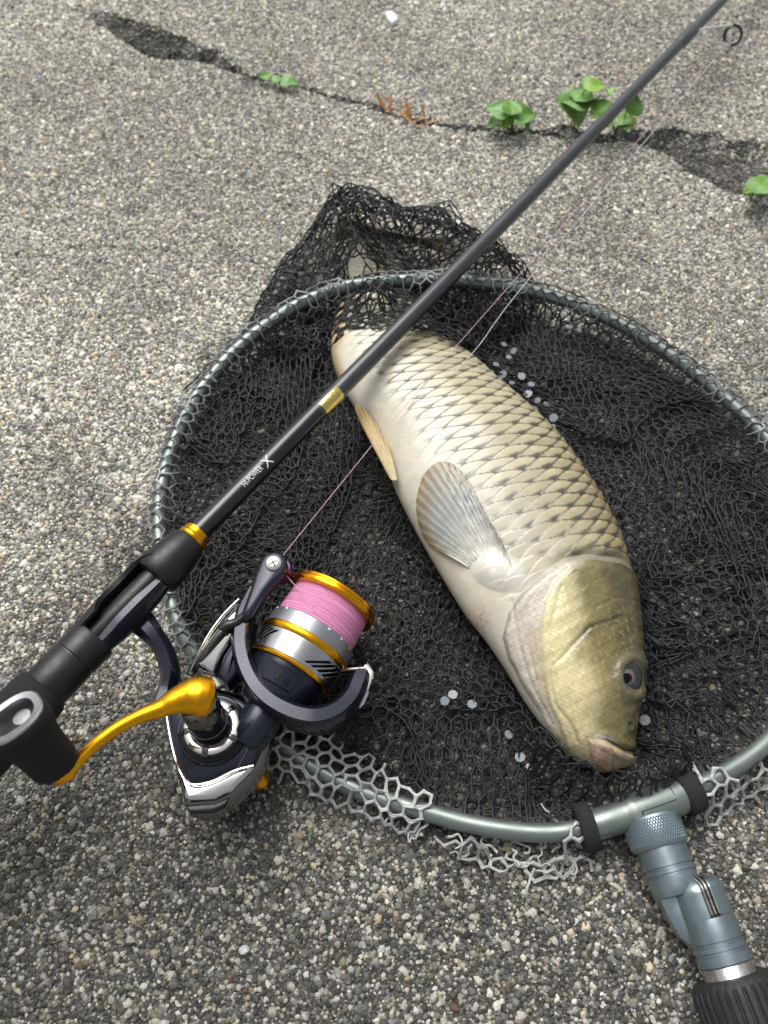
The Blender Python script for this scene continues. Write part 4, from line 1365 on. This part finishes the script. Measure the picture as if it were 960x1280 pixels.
# bail arm with line roller
arm_px = [(342, 688), (354, 692), (359, 704), (355, 716), (343, 728), (331, 742), (322, 757), (314, 770), (305, 776), (301, 768), (307, 750), (313, 733), (319, 715), (328, 695)]
m = MB(); m.slab(arm_px, .053, .0625, .0022, n=80); ba = m.build('bail_arm', M['navy'], reel)
sc = P(342, 704.5, .0626)
m = MB(); m.lathe(sc - np.array([0, 0, .002]), (0.03, -.05, 1), [(0, .0046), (.0021, .0046), (.0030, .0043), (.0034, .0036), (.0036, .0010)], 32, up=(0, 1, 0)); sw = m.build('roller_screw', M['chrome'], reel)
cr = MB()
for a in (.5, .5 + math.pi / 2):
    d = np.array([math.cos(a), math.sin(a), 0]) * .0026
    cr.box([sc + np.array([0, 0, .0014]) - d, sc + np.array([0, 0, .0016]), sc + np.array([0, 0, .0014]) + d], .0009, .0006)
cr.build('screw_cross', M['black'], sw)
m = MB(); m.lathe(P(350, 712, .053), (.05, .02, -1), [(-.002, .006), (0, .0068), (.003, .0052), (.006, .0068), (.008, .006)], 32, up=(0, 1, 0)); m.build('line_roller', M['purple'], reel)
m = MB(); m.slab([(298, 751), (276, 777), (256, 803), (245, 829), (250, 834), (267, 841), (277, 818), (296, 790), (302, 770)], .040, .0535, .0022); pl = m.build('arm_cover', M['chrome'], reel)
m = MB(); m.slab([(271, 842), (283, 856), (297, 842), (303, 815), (302, 782), (296, 792), (279, 819)], .040, .0550, .0022); m.build('arm_base', M['navy'], reel)
bw = crom([P(299, 749, .056), P(280, 768, .055), P(262, 792, .054), P(248, 818, .052), P(238, 838, .046)], 30)
m = MB(); m.tube(bw, .0010, 10); m.build('bail_wire', M['chrome'], reel)
bw = crom([P(312, 764, .060), P(296, 778, .058), P(283, 783, .057), P(276, 790, .056)], 20)
m = MB(); m.tube(bw, np.interp(np.linspace(0, 1, 20), [0, .6, .85, 1], [.0022, .0034, .0034, .001]), 14); m.build('wire_holder', M['black'], reel)
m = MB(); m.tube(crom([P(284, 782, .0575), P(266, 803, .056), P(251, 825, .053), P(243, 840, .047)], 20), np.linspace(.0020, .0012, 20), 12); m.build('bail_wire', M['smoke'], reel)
# far side bail pivot with its bright lever
m = MB(); m.slab([(440, 852), (448, 838), (458, 838), (462, 848), (452, 866), (444, 870)], .034, .0445, .002, n=40); m.build('pivot_arm', M['black'], reel)
lv = crom([P(456, 833, .046), P(463, 842, .046), P(461, 858, .045), P(453, 874, .043), P(446, 886, .040)], 26)
m = MB(); m.box(lv, np.interp(np.linspace(0, 1, 26), [0, .15, .5, .8, 1], [.0046, .0036, .0022, .0042, .0016]), .0030, rnd=.6); m.build('bail_lever', M['chrome'], reel)
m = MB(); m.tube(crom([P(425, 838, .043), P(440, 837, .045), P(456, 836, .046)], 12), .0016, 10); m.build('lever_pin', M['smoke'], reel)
# body
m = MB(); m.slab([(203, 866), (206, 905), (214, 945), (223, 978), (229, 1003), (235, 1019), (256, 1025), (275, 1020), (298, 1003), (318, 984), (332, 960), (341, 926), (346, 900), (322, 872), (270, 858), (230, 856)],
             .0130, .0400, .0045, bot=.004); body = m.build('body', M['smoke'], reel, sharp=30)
m = MB(); m.slab([(224, 968), (230, 997), (238, 1002), (268, 1000), (290, 989), (318, 960), (296, 955), (262, 965)], .036, .0432, .0026); m.build('tail_plate', M['chrome'], reel, sharp=30)
m = MB(); m.slab([(234, 1006), (268, 1003), (287, 995), (281, 1009), (266, 1016), (238, 1017)], .036, .0412, .0012); m.build('tail_inset', M['black'], reel)
m = MB(); m.slab([(207, 868), (209, 900), (216, 938), (226, 966), (237, 979), (264, 976), (294, 962), (316, 956), (330, 925), (337, 905), (318, 880), (285, 866), (240, 862)], .036, .0472, .0028); side_plate = m.build('side_plate', M['navy'], reel, sharp=30)
m = MB(); m.tube(crom([P(x, y, .0462) for x, y in [(207, 880), (210, 905), (217, 940), (226, 966), (238, 980), (264, 977), (294, 963), (317, 957)]], 50), .0006, 6); m.build('trim_line', M['chrome'], side_plate)
m = MB(); m.tube(crom([P(x, y, .0471) for x, y in [(331, 902), (318, 921), (305, 945), (297, 960)]], 20), .0005, 6); m.build('panel_seam', M['black'], side_plate)
# neck to the rotor
m = MB(); m.lathe(S0 - sax * .044, sax, [(0, .0080), (.004, .0105), (.016, .0110), (.020, .0110), (.026, .011)], 48); m.build('neck', M['navy'], reel)
# handle boss and shaft
hb = P(266, 912, .0470)
ht = P(243, 872, .0950)
hax = unit(ht - hb)
HL = np.linalg.norm(ht - hb)
def hl(prof, name, mat, parent=None, segs=64):
    mm = MB(); mm.lathe(hb, hax, prof, segs, up=(0, 1, 0)); return mm.build(name, M[mat], parent or reel)
boss = hl([(-.012, .0182), (-.0005, .0186), (.0010, .0184), (.0018, .0176), (.0012, .0168), (-.001, .0164)], 'boss', 'navy')
hl([(-.006, .0168), (.0015, .0168), (.0020, .0162), (.0015, .0156), (.0005, .014)], 'boss_groove', 'black', boss)
ring = hl([(-.004, .0142), (.0025, .0146), (.0042, .0140), (.0050, .0120), (.0048, .0104)], 'bearing_ring', 'chrome', boss)
nt_ = MB()
for k_ in range(5):
    a = .5 + k_ * 2 * math.pi / 5
    e1 = unit(np.array([0, 1., 0]) - hax * hax[1]); e2 = np.cross(hax, e1)
    d = math.cos(a) * e1 + math.sin(a) * e2
    nt_.box([hb + d * .0106 + hax * .0047, hb + d * .0128 + hax * .0046, hb + d * .0146 + hax * .0030], .0032, .0014, up=hax)
nt_.build('ring_notch', M['smoke'], ring)
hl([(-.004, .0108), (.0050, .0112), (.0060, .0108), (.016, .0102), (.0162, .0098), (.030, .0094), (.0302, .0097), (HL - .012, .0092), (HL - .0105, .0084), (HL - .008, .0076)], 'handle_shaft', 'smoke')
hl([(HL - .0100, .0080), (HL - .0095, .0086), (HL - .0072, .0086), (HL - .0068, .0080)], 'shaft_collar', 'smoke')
# gold crank
ck = crom([P(266, 873, .0920), P(260, 872, .0930), P(248, 870, .0945), P(233, 872, .0955), P(216, 878, .0965), P(200, 886, .0970), P(180, 893, .0975), P(150, 908, .0975), P(122, 928, .0975), P(100, 949, .0970), P(88, 964, .0960), P(82, 974, .0950)], 160)
ckw = np.interp(np.linspace(0, 1, 160), [0, .01, .025, .05, .08, .12, .18, .25, .33, .42, .52, .62, .75, .87, .94, 1], [.0010, .0042, .0062, .0081, .0092, .0098, .0097, .0086, .0066, .0048, .0036, .0031, .0029, .0028, .0036, .0020])
m = MB(); m.tube(ck, ckw, 28, flat=.86, up=(0, 0, 1)); crank = m.build('crank', M['gold'], reel, sharp=60)
pn = P(252, 886, .0975); m = MB(); m.lathe(pn - np.array([0, 0, .006]), hax, [(0, .0010), (.0046, .0010), (.0050, .0004)], 14, up=(0, 1, 0)); m.build('crank_pin', M['chrome'], crank)
# knob
k0, k1 = P(76, 962, .094), P(16, 899, .132)
kax = unit(k1 - k0)
KL = np.linalg.norm(k1 - k0)
e1 = unit(np.array([.7, .7, 0]) - kax * (kax @ np.array([.7, .7, 0]))); e2 = np.cross(kax, e1)
m = MB(); m.lathe(k0, kax, [(-.004, .004), (-.002, .0066), (.002, .0072), (.004, .0060)], 32, up=(0, 1, 0)); m.build('knob_collar', M['gold'], reel)
G = []
A = np.linspace(0, 2 * math.pi, 64, endpoint=False)
for t, ra, rb in ((.002, .0045, .004), (.0035, .0092, .0078), (.008, .0108, .0088), (.016, .0108, .0088), (.025, .0116, .0096), (.034, .0134, .0108), (KL - .006, .0142, .0114), (KL - .001, .0140, .0112), (KL + .0005, .0132, .0104), (KL + .0006, .0125, .0098)):
    ce, se = np.sign(np.cos(A)) * np.abs(np.cos(A)) ** .8, np.sign(np.sin(A)) * np.abs(np.sin(A)) ** .8
    G.append(k0 + kax * t + ra * ce[:, None] * e1 + rb * se[:, None] * e2)
m = MB(); m.grid(G, True, True, False); knob = m.build('knob', M['foam'], reel)
G = []
for t, ra, rb in ((KL - .0005, .0133, .0106), (KL + .0012, .0132, .0105), (KL + .0018, .0126, .0098), (KL + .0014, .0098, .0072), (KL - .003, .0092, .0066), (KL - .004, .0090, .0064)):
    G.append(k0 + kax * t + ra * ce[:, None] * e1 + rb * se[:, None] * e2)
m = MB(); m.grid(G, True); m.build('knob_cap', M['silver'], knob)
m = MB(); m.grid([k0 + kax * (KL - .0035) + .0094 * ce[:, None] * e1 + .0068 * se[:, None] * e2, k0 + kax * (KL - .0034) + .004 * ce[:, None] * e1 + .003 * se[:, None] * e2], True, False, True); m.build('knob_recess', M['black'], knob)
m = MB(); m.lathe(k0 + kax * (KL - .0036) + e1 * .003, kax, [(0, .0040), (.0018, .0038), (.002, .002)], 20, up=(0, 1, 0)); m.build('knob_screw', M['silver'], knob)
# stem and foot
stem = crom([P(206, 884, .042), P(211, 862, .043), P(213, 838, .046), P(205, 813, .050), P(191, 793, .054), P(176, 777, .056), P(160, 768, .057)], 50)
tw = np.linspace(0, 1, 50)
m = MB(); m.box(stem, np.interp(tw, [0, .2, .6, .85, 1], [.0125, .0098, .0102, .0150, .0170]), np.interp(tw, [0, .5, 1], [.022, .015, .010]), rnd=.6); m.build('stem', M['navy'], reel)
ft_ = [RA + rax * s_ + np.array([0, 0, .0012]) + e2r_ * .0066 for s_ in np.linspace(-.088, -.024, 24)]
m = MB(); m.box(ft_, np.interp(np.linspace(0, 1, 24), [0, .3, .6, 1], [.0060, .0120, .0125, .0070]), np.interp(np.linspace(0, 1, 24), [0, .4, .6, 1], [.010, .017, .017, .010]), rnd=.7); m.build('foot', M['navy'], reel)
# screw cap on the far side of the body, touching the ground
m = MB(); m.lathe(P(322, 972, .015), (.5, -.4, -.75), [(-.006, .006), (.001, .0062), (.004, .0054), (.005, .003)], 32); m.build('screw_cap', M['gold'], reel)
m = MB(); m.slab([(233, 880), (236, 950), (262, 985), (300, 960), (320, 905), (280, 870)], .001, .0150, .002, n=40); m.build('body_underside', M['black'], reel)

# ------------------------------------------------------------------ fishing line
ln = MB()
roll = P(347, 692, .0560)
pts = [P(378, 742, .0655), P(362, 724, .0560), P(351, 711, .0520)]
ln.tube(pts, .00022, 6)
def sag(a, b, n=40, s=.0):
    t = np.linspace(0, 1, n)[:, None]
    p = a * (1 - t) + b * t
    p[:, 2] -= s * 4 * (t * (1 - t))[:, 0]
    return p
gpass = gc + gn * 0
A0, A1 = P(349, 700, .0545), P(468, 553, .052)
ln.tube(np.vstack([sag(A0, A1, 20), sag(A1, P(563, 441, .050), 16)[1:], sag(P(563, 441, .050), gpass + .002 * u2, 40)[1:]]), .00021, 6)
line = ln.build('fishing_line', M['line'], None, loc=np.array([A0[0], A0[1], 0]))
tag(line, 'thin pink fishing line running from the reel over the fish to the rod guide', 'fishing line')
ld = MB()
b0, n0 = on_fish(567, 468)
b0 = b0 + np.array([0, 0, .0012])
lp = [b0, P(600, 430, .046), P(652, 360, .046), P(805, 178, .042), gpass - .002 * u2]
ld.tube(even(crom(lp, 80), .002), .00022, 6)
lead = ld.build('leader_line', M['leader'], None, loc=np.array([b0[0], b0[1], 0]))
tag(lead, 'pale speckled leader line beside the pink one, ending on the carp', 'leader line')

# ------------------------------------------------------------------ weeds, dry bits and a white chip along the crack
def leaf_mesh(name, parent, c, tipdir, size, tilt, roll, colr, kind='heart', fold=.25):
    size = size * .84
    """c: leaf base; tipdir: heading (angle); tilt: upward pitch"""
    nu, nv = 15, 11
    f = np.array([math.cos(tipdir) * math.cos(tilt), math.sin(tipdir) * math.cos(tilt), math.sin(tilt)])
    sd_ = unit(np.cross(f, [0, 0, 1.]))
    up = np.cross(sd_, f)
    sd_, up = sd_ * math.cos(roll) + up * math.sin(roll), up * math.cos(roll) - sd_ * math.sin(roll)
    G = np.zeros((nu, nv, 3)); CC = np.zeros((nu, nv, 3))
    for i in range(nu):
        t = i / (nu - 1)
        if kind == 'heart':
            w = .56 * math.sin(math.pi * t ** .62) ** .75 * (1 - .25 * t)
        else:
            w = .26 * math.sin(math.pi * t ** .8) ** .8
        for j in range(nv):
            s_ = -1 + 2 * j / (nv - 1)
            back = -.12 * (abs(s_) ** 1.5) * (1 - t) if kind == 'heart' else 0
            zz = fold * abs(s_) * w - .28 * t * t + .03 * math.sin(7 * t + 3 * s_)
            G[i, j] = c + size * (f * (t + back) + sd_ * s_ * w + up * zz)
            vein = .16 * (abs(s_) < .12) + .06 * (abs((t * 6 - abs(s_) * 1.6) % 1 - .5) > .42)
            CC[i, j] = np.array(colr) * (1 + vein + .1 * rng.normal() * .4)
    m = MB()
    m.grid(G, col=CC)
    m.grid(G - up * .0003, col=CC * .9, flip=True)
    return m.build(name, M['leaf'], parent, sharp=180)
LG, LD, LY = (.15, .31, .085), (.12, .28, .040), (.20, .36, .045)
def plant(root_px, leaves, label, name='weed_seedling'):
    r0 = P(*root_px, 0)
    r0[2] = ground_z(np.array([r0[0]]), np.array([r0[1]]))[0] - .001
    pl_ = empty(name, r0, label, 'plant', 'weeds growing in the crack')
    for (x, y, z, ang, sz, tilt, roll, c, kind) in leaves:
        ang = math.radians(ang)
        tip_c = P(x, y, z)
        f = np.array([math.cos(ang) * math.cos(tilt), math.sin(ang) * math.cos(tilt), math.sin(tilt)])
        b = tip_c - f * sz * .5
        mid_ = (r0 + b) / 2 + np.array([0, 0, .25 * z])
        m = MB(); m.tube(crom([r0 + rng.normal(0, .0012, 3) * [1, 1, 0], mid_, b + f * sz * .05], 14), np.linspace(.0007, .0004, 14), 6)
        m.build('stalk', M['stem'], pl_)
        leaf_mesh('leaf', pl_, b, ang, sz, tilt, roll, c, kind)
    return pl_
plant((640, 163), [(619, 133, .022, 150, .026, .15, .2, LG, 'heart'), (640, 129, .026, 85, .020, .3, -.1, LD, 'heart'), (660, 141, .020, 10, .026, .05, -.3, LD, 'heart'),
                   (615, 154, .010, 200, .016, .0, .1, LG, 'heart'), (633, 152, .014, 240, .017, -.2, .1, LY, 'heart'), (660, 158, .010, 290, .014, -.5, .3, LD, 'long'), (648, 139, .016, 60, .016, .2, .4, LD, 'heart')],
      'low clump of round green leaves growing from the narrow crack')
plant((716, 160), [(713, 121, .034, 160, .032, .15, .1, LG, 'heart'), (722, 137, .028, 280, .034, -.35, -.2, LG, 'heart'), (737, 117, .036, 30, .026, .1, .2, LD, 'heart'),
                   (749, 104, .046, 20, .024, .1, .0, LY, 'heart'), (765, 111, .044, 60, .014, .5, .5, LY, 'long')],
      'tallest weed in the crack with broad heart shaped leaves')
plant((768, 166), [(754, 130, .036, 70, .022, .4, .5, LD, 'heart'), (746, 128, .034, 120, .020, .2, .3, LD, 'heart'), (768, 150, .020, 200, .022, .0, .1, LG, 'heart'), (781, 146, .022, 100, .018, .5, .3, LY, 'heart'),
                   (790, 150, .020, 20, .020, .2, -.2, LG, 'heart'), (795, 126, .036, 70, .020, .7, -.4, LD, 'heart')],
      'slender branching weed half hidden behind the rod')
plant((938, 248), [(944, 233, .018, 190, .026, .1, .0, LY, 'heart'), (957, 224, .026, 50, .026, .3, .2, LD, 'heart'), (970, 236, .016, 330, .024, .0, .0, LG, 'heart'), (950, 240, .010, 280, .014, .1, .0, LG, 'heart')],
      'bright green weed at the wide broken end of the crack')
plant((345, 100), [(329, 93, .008, 150, .020, .05, .3, LD, 'long'), (350, 98, .008, 20, .014, .1, .1, LG, 'heart'), (365, 101, .009, 350, .018, .1, -.1, LG, 'heart')],
      'tiny sprout with two flat leaves in the crack')
def dry(px, py, label, n, sz, cat='dry leaf'):
    r0 = P(px, py, 0); r0[2] = max(ground_z(np.array([r0[0]]), np.array([r0[1]]))[0], -.004)
    m = MB()
    for k_ in range(n):
        a = rng.uniform(0, 6.28)
        d = np.array([math.cos(a), math.sin(a), rng.uniform(.2, 1.2)])
        p = r0 + rng.normal(0, .002, 3) * [1, 1, .2]
        m.box(crom([p, p + d * sz * .5 + rng.normal(0, .001, 3), p + d * sz], 8), np.sin(np.linspace(.25, 2.9, 8)) * sz * rng.uniform(.18, .4), .0006)
    o = m.build('dry_leaf', M['straw'], None, loc=r0)
    return tag(o, label, cat, 'dry leaf scraps in the crack')
dry(484, 136, 'curled tan dry leaf scrap in the crack beside the tiny sprout', 5, .011)
dry(515, 148, 'thin upright straw coloured stalks in the narrow crack', 4, .014)
dry(533, 152, 'small rust coloured dry scrap next to the straw stalks', 3, .012)
cp = P(489, 20, 0)
outl = [(481, 14), (489, 12), (496, 17), (497, 24), (490, 28), (484, 22)]
m = MB(); m.slab(outl, .0005, .0055, .0014, dome=.0006)
chip = m.build('stone_chip', M['chip'], None, loc=np.array([cp[0], cp[1], 0]), sharp=20)
tag(chip, 'small bright white stone chip lying on the slab beyond the crack', 'stone chip')
